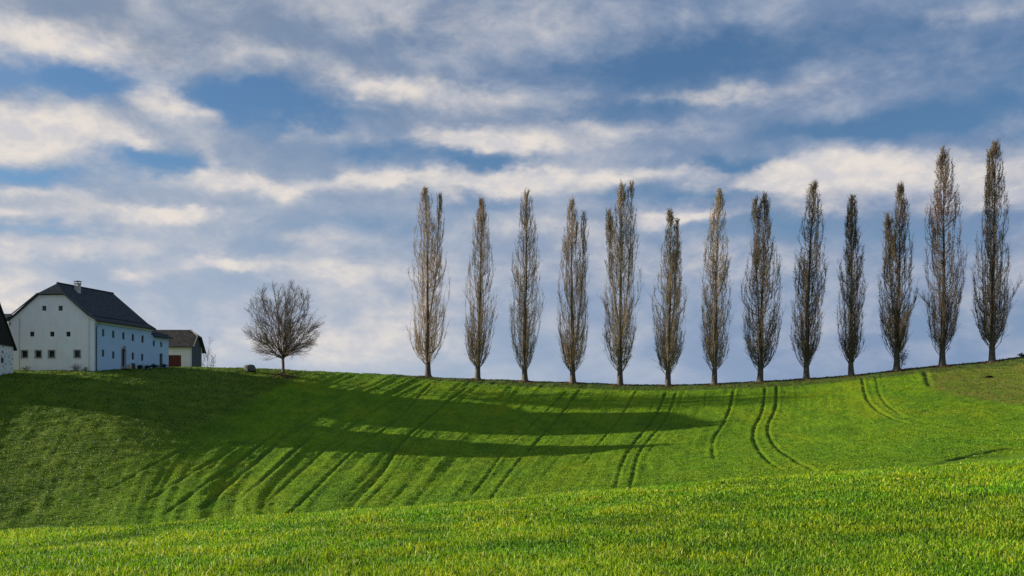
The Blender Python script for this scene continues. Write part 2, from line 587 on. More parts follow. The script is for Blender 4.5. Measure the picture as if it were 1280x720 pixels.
def tps_fit(P, v, lam=0.0):
    n = len(P)
    d2 = ((P[:, None] - P[None]) ** 2).sum(-1)
    K = 0.5 * d2 * np.log(d2 + 1e-12) + lam * np.eye(n)
    A = np.zeros((n + 3, n + 3))
    A[:n, :n] = K
    A[:n, n] = A[n, :n] = 1
    A[:n, n + 1:] = P; A[n + 1:, :n] = P.T
    b = np.zeros(n + 3); b[:n] = v
    return P, np.linalg.solve(A, b)


def tps_eval(fit, Q):
    P, w = fit
    out = np.empty(len(Q))
    for s in range(0, len(Q), 50000):
        q = Q[s:s + 50000]
        d2 = ((q[:, None] - P[None]) ** 2).sum(-1)
        out[s:s + 50000] = (0.5 * d2 * np.log(d2 + 1e-12)) @ w[:len(P)] + w[len(P)] + q @ w[len(P) + 1:]
    return out


S = 50.0
TFIT = tps_fit(CT[:, :2] / S, CT[:, 2], 0.002)


def sstep(x, a, b):
    t = np.clip((x - a) / (b - a), 0, 1)
    return t * t * (3 - 2 * t)


def base_z(X, Y):
    X = np.atleast_1d(np.asarray(X, float)); Y = np.atleast_1d(np.asarray(Y, float))
    xc = np.clip(X, -112, 112); yc = np.clip(Y, -6, 205)
    z = tps_eval(TFIT, np.stack([xc, yc], 1) / S)
    z = np.clip(z, -14, 20)
    dist = np.maximum(np.maximum(np.abs(X) - 100, 0), np.maximum(np.maximum(Y - 195, 0), np.maximum(-2 - Y, 0)))
    w = sstep(dist, 0, 160)
    return z * (1 - w) + (-9.0) * w


def gz(x, y):
    return float(base_z([x], [y])[0])


YG = np.arange(78, 176, 0.25)


def hit(px, py, ys=YG):
    """the point of the far slope seen at this place of the photograph"""
    X = (px - 640) / F * ys
    z = base_z(X, ys)
    pyy = HZ - z / ys * F
    below = np.where(pyy <= py)[0]
    i = below[0] if len(below) else int(np.argmin(pyy))
    return X[i], ys[i]


def resample(pts, step=0.5):
    pts = np.array(pts, float)
    # smooth Catmull-like subdivision
    for _ in range(3):
        q = [pts[0]]
        for a, b in zip(pts[:-1], pts[1:]):
            q += [a * 0.75 + b * 0.25, a * 0.25 + b * 0.75]
        q.append(pts[-1]); pts = np.array(q)
    seg = np.linalg.norm(np.diff(pts, axis=0), axis=1)
    cum = np.concatenate([[0], np.cumsum(seg)])
    t = np.arange(0, cum[-1], step)
    return np.stack([np.interp(t, cum, pts[:, 0]), np.interp(t, cum, pts[:, 1])], 1)


# wheel marks and ruts, plus a cast shadow drawn in at far right: (strength, half width m, photo polyline)
TRACKS_AND_SHADOW = [
    (0.9, 0.30, [(540, 478), (515, 505), (490, 530), (429, 572), (365, 639), (350, 655)]),
    (1.0, 0.36, [(586, 483), (547, 512), (500, 552), (479, 589), (443, 628), (430, 645)]),
    (0.7, 0.24, [(596, 484), (560, 514), (514, 553), (493, 590), (457, 629)]),
    (0.5, 0.20, [(606, 484), (572, 514), (530, 552), (508, 590)]),
    (0.55, 0.20, [(640, 486), (626, 507), (584, 537), (555, 567), (530, 597)]),
    (0.35, 0.20, [(672, 487), (655, 505), (610, 545), (575, 590), (555, 615)]),
    (0.95, 0.27, [(711, 487), (680, 517), (641, 554), (624, 570), (587, 620)]),
    (1.0, 0.29, [(725, 487), (699, 521), (669, 554), (641, 582), (617, 617), (610, 630)]),
    (0.5, 0.20, [(737, 489), (712, 522), (684, 552), (655, 590)]),
    (0.6, 0.22, [(762, 491), (741, 524), (699, 568), (672, 600)]),
    (0.9, 0.26, [(796, 488), (772, 528), (746, 556), (728, 582)]),
    (0.5, 0.22, [(822, 493), (808, 523)]),
    (1.15, 0.29, [(833, 489), (820, 521), (796, 549), (777, 575), (769, 608), (768, 622)]),
    (1.15, 0.29, [(846, 489), (834, 523), (810, 551), (795, 570), (788, 606), (787, 618)]),
    (0.5, 0.22, [(854, 490), (843, 525), (822, 547), (806, 572)]),
    (0.7, 0.24, [(884, 490), (879, 515)]),
    (1.1, 0.30, [(918, 485), (912, 514), (902, 535), (889, 551), (893, 577)]),
    (1.2, 0.30, [(957, 482), (954, 516), (939, 540), (948, 565), (982, 589)]),
    (1.2, 0.30, [(971, 481), (971, 511), (957, 535), (967, 558), (998, 577), (1024, 590)]),
    (0.5, 0.24, [(982, 484), (981, 500)]),
    (1.15, 0.30, [(1077, 471), (1084, 505), (1115, 524), (1142, 531)]),
    (1.0, 0.28, [(1094, 470), (1101, 502), (1130, 521)]),
    (0.8, 0.28, [(1128, 523), (1152, 515), (1178, 508)]),
    (0.7, 0.26, [(1148, 520), (1160, 514)]),
    (1.5, 0.60, [(1166, 581), (1205, 572), (1226, 568)]),  # cast-shadow streak, put in as a darkened groove
    (1.7, 0.75, [(1210, 571), (1240, 565.5), (1284, 556)]),  # right-hand part of the same painted shadow streak
    (1.1, 0.50, [(1155, 463), (1159, 475), (1163, 485)]),
    (0.5, 0.26, [(913, 509), (935, 504), (957, 499)]),
    (0.35, 0.26, [(860, 501), (905, 508), (930, 505)]),
    (0.35, 0.25, [(893, 536), (920, 534), (945, 531)]),
    (0.35, 0.25, [(1003, 530), (1020, 526), (1037, 521)]),
    (0.7, 0.35, [(504, 475), (455, 492), (407, 514), (355, 548)]),
    (0.8, 0.40, [(357, 533), (315, 563), (240, 617), (205, 645)]),
    (0.9, 0.40, [(368, 535), (325, 571), (268, 620), (248, 642)]),
    (0.8, 0.40, [(395, 542), (359, 572), (295, 628)]),
    (0.6, 0.30, [(531, 478), (451, 519), (379, 583), (320, 640)]),
    (0.5, 0.30, [(470, 478), (420, 497), (350, 545)]),
    (0.6, 0.35, [(330, 540), (250, 585), (180, 628)]),
    (0.5, 0.35, [(295, 525), (215, 570), (120, 620)]),
]
TW = []
for s_, w_, pl in TRACKS_AND_SHADOW:
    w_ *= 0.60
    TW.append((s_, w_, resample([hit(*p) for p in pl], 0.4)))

# cross-track coordinate (constant along the drilling direction) for the crop rows
cpts, cval = [], []
for s_, w_, P in TW:
    if len(P) > 25 and s_ not in (1.2 + 1, ):
        x0 = P[0, 0]
        if P[0, 1] > 140 and (P[0, 1] - P[-1, 1]) > 18:
            for q in P[::14]:
                cpts.append(q); cval.append(x0)
for x, y, v in ((-75, 120, -62), (-75, 90, -76), (-60, 90, -66), (75, 150, 72), (80, 100, 66), (60, 90, 52)):
    cpts.append((x, y)); cval.append(v)
CFIT = tps_fit(np.array(cpts) / S, np.array(cval), 0.02)

MEADOW = resample([hit(*p) for p in [(402, 466), (368, 474), (330, 492), (292, 517), (262, 535), (215, 568), (150, 610), (90, 655)]], 0.5)
DRY = resample([hit(*p) for p in [(1156, 459.5), (1160, 475), (1163, 487), (1200, 496), (1240, 503), (1290, 506)]], 0.5)


def poly_dist(Q, P):
    """distance from points Q to polyline P plus nearest index"""
    best = np.full(len(Q), 1e9); idx = np.zeros(len(Q), int)
    for s in range(0, len(Q), 20000):
        q = Q[s:s + 20000]
        d = ((q[:, None] - P[None]) ** 2).sum(-1)
        i = d.argmin(1)
        idx[s:s + 20000] = i; best[s:s + 20000] = np.sqrt(d[np.arange(len(q)), i])
    return best, idx


def axis(segs):
    out = []
    for a, b, st in segs:
        out.append(np.arange(a, b, st))
    return np.concatenate(out)


gx = axis([(-84, 84, 0.22)])
gy = axis([(2, 60, 0.45), (60, 84, 0.8), (84, 178, 0.21), (178, 215, 1.5)])
ext = np.array([4, 9, 16, 26, 40, 60, 90, 140, 220, 400, 800, 1600, 3200, 6500])
gx = np.concatenate([gx[0] - ext[::-1], gx, gx[-1] + ext])
gy = np.concatenate([gy[0] - ext[::-1], gy, gy[-1] + ext])
GX, GY = np.meshgrid(gx, gy)
Q = np.stack([GX.ravel(), GY.ravel()], 1)
Z = base_z(Q[:, 0], Q[:, 1])
track = np.zeros(len(Q))  # mask of wheel marks and the painted far-right shadow
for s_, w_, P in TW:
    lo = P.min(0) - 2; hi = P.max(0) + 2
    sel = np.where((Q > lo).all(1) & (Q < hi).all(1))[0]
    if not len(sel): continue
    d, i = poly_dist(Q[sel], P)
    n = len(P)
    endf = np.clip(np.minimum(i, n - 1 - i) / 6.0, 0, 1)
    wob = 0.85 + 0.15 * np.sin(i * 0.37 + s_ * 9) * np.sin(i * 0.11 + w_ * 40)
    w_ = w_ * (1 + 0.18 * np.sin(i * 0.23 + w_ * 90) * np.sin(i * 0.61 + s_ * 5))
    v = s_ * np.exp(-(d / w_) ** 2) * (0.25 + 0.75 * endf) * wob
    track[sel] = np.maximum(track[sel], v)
    # groove with a small shoulder
    Z[sel] -= 0.16 * s_ * np.exp(-(d / w_) ** 2) * endf - 0.05 * s_ * np.exp(-((d - 2.2 * w_) / w_) ** 2) * endf
cc = tps_eval(CFIT, Q / S)


def vnoise(x, y, seed):
    r = np.random.default_rng(seed)
    T = r.random((256, 256))
    xi = np.floor(x).astype(int); yi = np.floor(y).astype(int)
    fx = x - xi; fy = y - yi
    fx = fx * fx * (3 - 2 * fx); fy = fy * fy * (3 - 2 * fy)
    a = T[yi % 256, xi % 256]; b = T[yi % 256, (xi + 1) % 256]
    c_ = T[(yi + 1) % 256, xi % 256]; d_ = T[(yi + 1) % 256, (xi + 1) % 256]
    return (a * (1 - fx) + b * fx) * (1 - fy) + (c_ * (1 - fx) + d_ * fx) * fy - 0.5


farmask = sstep(Q[:, 1], 70, 90) * (1 - sstep(Q[:, 1], 176, 186)) * (1 - sstep(np.abs(Q[:, 0]), 80, 86))
# side of the meadow line: above/left = meadow
dM, iM = np.full(len(Q), 50.0), np.zeros(len(Q), int)
selM = np.where((Q[:, 0] > -90) & (Q[:, 0] < 10) & (Q[:, 1] > 70) & (Q[:, 1] < 200))[0]
dM[selM], iM[selM] = poly_dist(Q[selM], MEADOW)
tanM = np.gradient(MEADOW, axis=0)
rel = Q - MEADOW[iM]
sideM = tanM[iM, 0] * rel[:, 1] - tanM[iM, 1] * rel[:, 0]
sgn = np.where(selM.size and np.isin(np.arange(len(Q)), selM), np.sign(sideM), np.where(Q[:, 0] < -30, -1, 1))
softM = 0.7 + 7.0 * sstep(-Q[:, 1], -146, -100)
meadow = 0.5 - 0.5 * np.clip(sgn * dM / softM, -1, 1)
# meadow lies to the right of a line that runs from the ridge down to the left; test with a known point
kt = np.argmin((Q[:, 0] + 55) ** 2 + (Q[:, 1] - 140) ** 2)
if meadow[kt] < 0.5: meadow = 1 - meadow
meadow = np.where(Q[:, 0] < -95, 1, meadow); meadow = np.where((Q[:, 0] > 15) | (Q[:, 1] < 65), 0, meadow)
dD, iD = np.full(len(Q), 50.0), np.zeros(len(Q), int)
selD = np.where((Q[:, 0] > 40) & (Q[:, 0] < 110) & (Q[:, 1] > 100) & (Q[:, 1] < 200))[0]
dD[selD], iD[selD] = poly_dist(Q[selD], DRY)
dry = np.zeros(len(Q))
pyq = HZ - Z / np.maximum(Q[:, 1], 1) * F
tanD = np.gradient(DRY, axis=0)
relD = Q - DRY[iD]
sD = np.sign(tanD[iD, 0] * relD[:, 1] - tanD[iD, 1] * relD[:, 0])
dry[selD] = 0.5 + 0.5 * np.clip(sD[selD] * dD[selD] / 1.2, -1, 1)
kt = np.argmin((Q[:, 0] - 72) ** 2 + (Q[:, 1] - 150) ** 2)
if dry[kt] < 0.5: dry[selD] = 1 - dry[selD]

# rolling streaks along the drilling direction, stronger towards the lower left
left = sstep(-Q[:, 0], -25, 25)
Z += farmask * (1 - meadow) * (0.05 + 0.17 * left) * vnoise(cc * 0.55, Q[:, 1] * 0.02, 3)
Z += farmask * (1 - meadow * 0.5) * (0.045 + 0.075 * left) * vnoise(cc * 1.9, Q[:, 1] * 0.05, 4)
Z += farmask * (0.03 + 0.03 * left) * vnoise(cc * 4.3, Q[:, 1] * 0.12, 14)
Z += farmask * 0.10 * vnoise(Q[:, 0] * 0.8, Q[:, 1] * 0.8, 5)
Z += farmask * 0.06 * vnoise(Q[:, 0] * 2.1, Q[:, 1] * 2.1, 6)
Z += farmask * meadow * 0.12 * vnoise(Q[:, 0] * 0.5 + 3, Q[:, 1] * 1.1, 8)
nearmask = (1 - sstep(Q[:, 1], 50, 60)) * sstep(Q[:, 1], 0, 6)
Z += nearmask * 0.10 * vnoise(Q[:, 0] * 0.35, Q[:, 1] * 0.35, 9) + nearmask * 0.04 * vnoise(Q[:, 0] * 1.1, Q[:, 1] * 1.1, 10)

# strip of rough grass under the poplar row
def row_y(X):
    return 173.2 - 0.235 * (X + 14)
margin = sstep(Q[:, 1] - row_y(Q[:, 0]), -6.0, -4.6) * sstep(Q[:, 0], -28, -20)

nx, ny = len(gx), len(gy)
ii, jj = np.meshgrid(np.arange(nx - 1), np.arange(ny - 1))
a_ = (jj * nx + ii).ravel()
faces = np.stack([a_, a_ + 1, a_ + 1 + nx, a_ + nx], 1)
me = np_mesh('ground', np.stack([Q[:, 0], Q[:, 1], Z], 1), faces)
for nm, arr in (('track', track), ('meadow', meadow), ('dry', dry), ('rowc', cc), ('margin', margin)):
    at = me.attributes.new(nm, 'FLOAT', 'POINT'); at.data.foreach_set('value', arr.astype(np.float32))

ZG = Z.reshape(ny, nx)


def gz_arr(X, Y):
    """height of the built ground mesh (bilinear)"""
    i = np.clip(np.searchsorted(gx, X) - 1, 0, nx - 2); j = np.clip(np.searchsorted(gy, Y) - 1, 0, ny - 2)
    fx = (X - gx[i]) / (gx[i + 1] - gx[i]); fy = (Y - gy[j]) / (gy[j + 1] - gy[j])
    return (ZG[j, i] * (1 - fx) + ZG[j, i + 1] * fx) * (1 - fy) + (ZG[j + 1, i] * (1 - fx) + ZG[j + 1, i + 1] * fx) * fy


def samp(arr, X, Y):
    A = arr.reshape(ny, nx)
    i = np.clip(np.searchsorted(gx, X) - 1, 0, nx - 2); j = np.clip(np.searchsorted(gy, Y) - 1, 0, ny - 2)
    return A[j, i]


def gzm(x, y): return float(gz_arr(np.array([x]), np.array([y]))[0])


GREEN_A = (0.088, 0.200, 0.003)
GREEN_B = (0.170, 0.300, 0.004)
def ground_mat():
    m = Mat('field')
    co = m.coord()
    rowc = m.attr('rowc').outputs['Fac']
    trk = m.attr('track').outputs['Fac']
    mea = m.attr('meadow').outputs['Fac']
    dry_ = m.attr('dry').outputs['Fac']
    mar = m.attr('margin').outputs['Fac']
    big = m.noise(co, 0.05, 4, 0.5)
    mid = m.noise(co, 0.35, 6, 0.65)
    fine = m.noise(co, 3.0, 8, 0.75)
    vfine = m.noise(co, 9.0, 4, 0.7)
    # drill rows
    cmb = m.N.new('ShaderNodeCombineXYZ'); m.L.new(rowc, cmb.inputs[0])
    sep = m.N.new('ShaderNodeSeparateXYZ'); m.L.new(co, sep.inputs[0])
    m.L.new(m.math('MULTIPLY', sep.outputs[1], 0.05), cmb.inputs[1])
    rows = m.noise(cmb.outputs[0], 1.6, 5, 0.7)
    c = m.mix(m.ss(mid, 0.3, 0.7), GREEN_A, GREEN_B)
    c = m.mix(m.ss(rows, 0.35, 0.68, 0, 0.45), c, (0.045, 0.135, 0.010))
    c = m.mix(m.ss(fine, 0.42, 0.75, 0, 0.7), c, (0.14, 0.24, 0.02))
    patchy = m.noise(m.coord((1, 0.6, 1)), 0.13, 6, 0.62, 0.6)
    c = m.mix(m.ss(patchy, 0.48, 0.66, 0, 0.65), c, (0.20, 0.265, 0.006))
    c = m.mix(m.ss(patchy, 0.34, 0.46, 0.6, 0.0), c, (0.045, 0.125, 0.006))
    thin = m.noise(co, 1.1, 5, 0.7)
    c = m.mix(m.ss(thin, 0.60, 0.72, 0, 0.45), c, (0.09, 0.085, 0.03))
    # tufted meadow, partly dry
    md = m.mix(m.ss(mid, 0.35, 0.65), (0.055, 0.125, 0.007), (0.115, 0.185, 0.011))
    md = m.mix(m.ss(fine, 0.45, 0.7, 0, 0.55), md, (0.15, 0.15, 0.035))
    mfac = m.math('MULTIPLY', mea, m.ss(m.math('ADD', big, m.math('MULTIPLY', mid, 0.3)), 0.35, 0.75, 0.75, 1.0))
    c = m.mix(mfac, c, md)
    dr = m.mix(m.ss(mid, 0.35, 0.65), (0.09, 0.155, 0.010), (0.155, 0.165, 0.024))
    dr = m.mix(m.ss(fine, 0.4, 0.7), dr, (0.16, 0.18, 0.03))
    c = m.mix(m.math('MULTIPLY', dry_, m.ss(mid, 0.25, 0.6, 0.6, 1.0)), c, dr)
    mg = m.mix(fine, (0.045, 0.10, 0.012), (0.09, 0.12, 0.025))
    c = m.mix(m.math('MULTIPLY', mar, 0.8), c, mg)
    # trodden wheel marks show bare soil; the far-right shadow is darkened in with them
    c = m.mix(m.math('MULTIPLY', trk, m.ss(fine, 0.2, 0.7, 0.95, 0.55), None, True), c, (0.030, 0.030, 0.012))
    near = m.ss(sep.outputs[1], 45.0, 60.0, 0.75, 0.0)
    c = m.mix(near, c, m.mix(fine, (0.035, 0.045, 0.012), (0.07, 0.085, 0.015)))
    m.color(c)
    h = m.math('ADD', m.math('MULTIPLY', fine, 1.0), m.math('MULTIPLY', vfine, 0.6))
    h = m.math('ADD', h, m.math('MULTIPLY', rows, 0.5))
    m.normal(m.bump(h, 1.0, 0.22))
    m.p.inputs['Roughness'].default_value = 0.9
    m.p.inputs['Specular IOR Level'].default_value = 0.1
    return m.m


ground = link_mesh('ground', me, ground_mat(), smooth=True)
tag(ground, kind='structure')

# ------------------------------------------------------------------ grass blades
def blades(name, X, Y, length, width, tint, mat, lean=0.5, kind_label=None, faceless=0.0):
    n = len(X)
    z = gz_arr(X, Y) - 0.01
    phi = rng.random(n) * 2 * np.pi            # facing of the flat of the blade
    th = rng.random(n) * 2 * np.pi             # lean direction
    ln = length * (0.55 + 0.7 * rng.random(n))
    le = lean * (0.3 + 1.0 * rng.random(n))
    wv = np.stack([np.cos(phi), np.sin(phi), np.zeros(n)], 1) * (width * (0.7 + 0.6 * rng.random(n)))[:, None] / 2
    ld = np.stack([np.cos(th), np.sin(th), np.zeros(n)], 1)
    B = np.stack([X, Y, z], 1)
    up = np.array([0, 0, 1.0])
    m1 = B + up * (ln * 0.6)[:, None] + ld * (ln * le * 0.25)[:, None]
    tip = B + up * (ln * (1 - 0.35 * le))[:, None] + ld * (ln * le * 0.9)[:, None]
    V = np.stack([B - wv, B + wv, m1 + wv * 0.85, m1 - wv * 0.85, tip], 1).reshape(-1, 3)
    b = np.arange(n)[:, None] * 5
    flat = (b + np.array([0, 1, 2, 3, 3, 2, 4])[None]).ravel()
    counts = np.tile(np.array([4, 3]), n)
    me = np_mesh(name, V, flat, counts)
    set_tint(me, np.repeat(tint, 5, axis=0))
    o = link_mesh(name, me, mat)
    return o


def tint_mix(n, cols, p):
    cols = np.array(cols); k = rng.choice(len(cols), n, p=p)
    j = 0.75 + 0.5 * rng.random((n, 1))
    return cols[k] * j


def foreground_grass():
    # density thins with distance while blades widen, as a real sward reads
    N = 640000
    Yv = 8.5 + (46 - 8.5) * rng.random(N) ** 1.25
    Xv = (rng.random(N) * 2 - 1) * (Yv * 0.53 + 0.8)
    # clumping
    dens = 0.5 + 1.0 * (vnoise(Xv * 2.5 + 50, Yv * 2.5 + 50, 21) + 0.5) + 0.6 * vnoise(Xv * 0.6 + 50, Yv * 0.6, 22)
    keep = rng.random(N) < np.clip(dens, 0.12, 1)
    Xv, Yv = Xv[keep], Yv[keep]
    n = len(Xv)
    patch = vnoise(Xv * 0.45 + 80, Yv * 0.3 + 20, 23)
    patch2 = vnoise(Xv * 1.4 + 80, Yv * 1.0 + 20, 24)
    t = tint_mix(n, [(0.115, 0.260, 0.005), (0.21, 0.40, 0.006), (0.32, 0.49, 0.010), (0.52, 0.54, 0.11), (0.02, 0.075, 0.010)],
                 [0.32, 0.33, 0.16, 0.04, 0.15])
    t *= (1 + 0.7 * patch + 0.45 * patch2)[:, None]
    t[:, 0] *= 1 + 0.6 * patch2
    ln = 0.088 * (1 + 0.5 * patch + 0.5 * patch2) * (1 + 0.6 * (rng.random(n) > 0.93))
    w = 0.0095 * (1 + 0.8 * (rng.random(n) > 0.9)) * np.clip(Yv / 13, 1, 2.2)
    o = blades('young_wheat', Xv, Yv, ln, w, np.clip(t, 0.003, 0.5), MAT['grass_blade'], 0.65)
    tag(o, 'short bright green young wheat covering the near hill at the bottom', 'grass', kind='stuff')


def hill_grass():
    N = 420000
    Yv = 84 + (176 - 84) * rng.random(N)
    Xv = (rng.random(N) * 2 - 1) * (Yv * 0.50)
    trk = samp(track, Xv, Yv)
    dens = 0.55 + 0.9 * vnoise(Xv * 1.3 + 200, Yv * 1.3, 31) - trk * 1.6
    keep = rng.random(N) < np.clip(dens, 0.02, 1)
    Xv, Yv = Xv[keep], Yv[keep]
    md = np.maximum(samp(meadow, Xv, Yv), 0); dr = samp(dry, Xv, Yv); mg = samp(margin, Xv, Yv)
    n = len(Xv)
    t = tint_mix(n, [GREEN_A, GREEN_B, (0.12, 0.25, 0.02)], [0.45, 0.4, 0.15])
    tm = tint_mix(n, [(0.055, 0.130, 0.008), (0.11, 0.185, 0.012), (0.17, 0.21, 0.028)], [0.5, 0.35, 0.15])
    td = tint_mix(n, [(0.085, 0.14, 0.015), (0.15, 0.15, 0.03), (0.22, 0.19, 0.055)], [0.45, 0.35, 0.2])
    t = t * (1 - md)[:, None] + tm * md[:, None]
    t = t * (1 - dr)[:, None] + td * dr[:, None]
    tg = tint_mix(n, [(0.05, 0.08, 0.018), (0.10, 0.11, 0.03)], [0.6, 0.4])
    t = t * (1 - mg)[:, None] + tg * mg[:, None]
    pv = vnoise(Xv * 0.16 + 300, Yv * 0.10, 33) + 0.5 * vnoise(Xv * 0.5 + 300, Yv * 0.4, 34)
    t[:, 0] *= 1 + 0.7 * pv
    t[:, 1] *= 1 + 0.25 * pv
    lum = 0.5 + 1.0 * rng.random(n) ** 1.6
    t = t * lum[:, None]
    ln = 0.11 + 0.06 * md + 0.10 * mg * rng.random(n)
    o = blades('hill_grass', Xv, Yv, ln, 0.07 + 0 * Xv, t, MAT['grass_blade'], 0.8)
    tag(o, 'low green crop and meadow grass covering the far slope up to the tree row', 'grass', kind='stuff')


foreground_grass()
hill_grass()

# ------------------------------------------------------------------ buildings
def V3(x, y, z): return np.array([x, y, z], float)


def wall_skin(mb, P0, P1, z0, z1, holes, clips, depth=0.28):
    """outer skin between ground points P0,P1 (outside on the right of P0->P1), with openings and their reveals.
    holes: (s0,s1,za,zb) in metres along the wall; clips: planes (point, normal) that cut away what is on the normal side"""
    P0 = np.array(P0, float); P1 = np.array(P1, float)
    Lw = np.linalg.norm(P1 - P0); d = (P1 - P0) / Lw
    nrm = np.array([d[1], -d[0]])
    ss = sorted({0.0, Lw} | {h[0] for h in holes} | {h[1] for h in holes})
    zs = sorted({z0, z1} | {h[2] for h in holes} | {h[3] for h in holes})
    bm = bmesh.new()
    def pt(s, z, off=0.0): return (P0[0] + d[0] * s - nrm[0] * off, P0[1] + d[1] * s - nrm[1] * off, z)
    for a, b in zip(ss[:-1], ss[1:]):
        for c_, e in zip(zs[:-1], zs[1:]):
            sm, zm = (a + b) / 2, (c_ + e) / 2
            if any(h[0] < sm < h[1] and h[2] < zm < h[3] for h in holes): continue
            bm.faces.new([bm.verts.new(pt(*q)) for q in ((a, c_), (b, c_), (b, e), (a, e))])
    for h in holes:
        q = [(h[0], h[2]), (h[1], h[2]), (h[1], h[3]), (h[0], h[3])]
        for k in range(4):
            u, v = q[k], q[(k + 1) % 4]
            bm.faces.new([bm.verts.new(pt(*u)), bm.verts.new(pt(*v)), bm.verts.new(pt(*v, depth)), bm.verts.new(pt(*u, depth))])
    for p, n in clips:
        bmesh.ops.bisect_plane(bm, geom=list(bm.verts) + list(bm.edges) + list(bm.faces), plane_co=tuple(p), plane_no=tuple(n), clear_outer=True)
    bmesh.ops.remove_doubles(bm, verts=bm.verts, dist=0.001)
    n0 = len(mb.v)
    bm.verts.index_update()
    mb.v += [tuple(v.co) for v in bm.verts]
    mb.f += [tuple(n0 + v.index for v in f.verts) for f in bm.faces]
    bm.free()


def wall_s(P0, P1, px):
    P0 = np.array(P0, float); P1 = np.array(P1, float)
    L_ = np.linalg.norm(P1 - P0); d = (P1 - P0) / L_
    k = (px - 640) / F
    s = (k * P0[1] - P0[0]) / (d[0] - k * d[1])
    return s, P0[1] + d[1] * s


def hole_px(P0, P1, px, py, w, h):
    s0, Y0 = wall_s(P0, P1, px - w / 2); s1, Y1 = wall_s(P0, P1, px + w / 2)
    Yc = (Y0 + Y1) / 2
    s0, s1 = min(s0, s1), max(s0, s1)
    return (s0, s1, (HZ - py - h / 2) / F * Yc, (HZ - py + h / 2) / F * Yc)


def window(parent, P0, P1, h, surround=None, depth=0.2, bars=True, frame_mat='frame'):
    P0 = np.array(P0, float); P1 = np.array(P1, float)
    d2 = (P1 - P0) / np.linalg.norm(P1 - P0)
    d = V3(d2[0], d2[1], 0); n = V3(d2[1], -d2[0], 0); up = V3(0, 0, 1)
    s0, s1, za, zb = h
    c = V3(P0[0], P0[1], 0) + d * (s0 + s1) / 2 + up * (za + zb) / 2
    w, hh = s1 - s0, zb - za
    mb = MB()
    t = 0.07
    cf = c - n * (depth - 0.05)
    mb.box(cf + up * (hh / 2 - t / 2), d * w, n * 0.06, up * t)
    mb.box(cf - up * (hh / 2 - t / 2), d * w, n * 0.06, up * t)
    for sg in (-1, 1):
        mb.box(cf + d * sg * (w / 2 - t / 2), d * t, n * 0.06, up * (hh - 2 * t))
    if bars:
        mb.box(cf, d * 0.05, n * 0.05, up * (hh - 2 * t))
    win = mb.build('window', MAT[frame_mat], parent)
    gl = MB(); gl.box(c - n * depth, d * (w - 0.02), n * 0.02, up * (hh - 0.02))
    gl.build('pane', MAT['glass'], win)
    if surround:
        sb = MB(); k = 0.13
        sb.box(c + up * (hh / 2 + k / 2) + n * 0.03, d * (w + 2 * k), n * 0.06, up * k)
        sb.box(c - up * (hh / 2 + k / 2) + n * 0.04, d * (w + 2 * k + 0.06), n * 0.09, up * k)
        for sg in (-1, 1):
            sb.box(c + d * sg * (w / 2 + k / 2) + n * 0.03, d * k, n * 0.06, up * hh)
        sb.build('surround', MAT[surround], win)
    return win


# ---- main farmhouse
R = np.array([-58.2, 145.0]); gd = np.array([-1, 0.05]); gd /= np.linalg.norm(gd)
Lc = R + gd * 12.1
ld = np.array([0.33, 0.944]); ld /= np.linalg.norm(ld)
LEN = 12.0
EAVE, RIDGE = 16.33, 21.5


def HP(s, t, z):      # s: 0 right corner .. 1 left corner, t metres backwards
    p = R + gd * 12.1 * s + ld * t
    return V3(p[0], p[1], z)


house = empty('farmhouse', (R[0] - 6, R[1] + 6, gz(R[0] - 6, R[1] + 2)), 'large white farmhouse with dark slate half-hipped roof and rows of small windows', 'house')
def roofz(s):        # top of roof at cross position s
    return EAVE + (RIDGE - EAVE) * (1 - abs(s - 0.5) / 0.5)
# clip planes just below roof
def plane_from(a, b, c, up=True):
    n = np.cross(b - a, c - a); n /= np.linalg.norm(n)
    if n[2] < 0: n = -n
    return (a - n * 0.10, n)
clipR = plane_from(HP(0, 0, EAVE), HP(0, 5, EAVE), HP(0.5, 0, RIDGE))
clipL = plane_from(HP(1, 0, EAVE), HP(1, 5, EAVE), HP(0.5, 0, RIDGE))
HIPZ = 19.9
sh = 0.5 * (HIPZ - EAVE) / (RIDGE - EAVE)
clipH = plane_from(HP(sh, 0, HIPZ), HP(1 - sh, 0, HIPZ), HP(0.5, 1.0, RIDGE))
z0h = 7.0
RG, LG = HP(0, 0, 0)[:2], HP(1, 0, 0)[:2]
RB, LB = HP(0, LEN, 0)[:2], HP(1, LEN, 0)[:2]
# gable faces the camera: outside is on the right of LG->RG (d=+x -> normal=-y)
g_small = [(55.3, 385.3), (75.7, 385.3), (40.1, 417.6), (65.2, 417.6), (85.4, 417.6)]
g_low = [(30.8, 442.6), (47.9, 442.6), (64.6, 442.5), (96.6, 442.3)]
gh = [hole_px(LG, RG, x, y, 5.2, 6.2) for x, y in g_small]
gl_ = [hole_px(LG, RG, x, y, 6.8, 8.2) for x, y in g_low]
gside = [hole_px(LG, RG, 12.3, 405, 3.0, 4.0)]
mb = MB(); wall_skin(mb, LG, RG, z0h, RIDGE + 0.5, gh + gl_ + gside, [clipR, clipL, clipH])
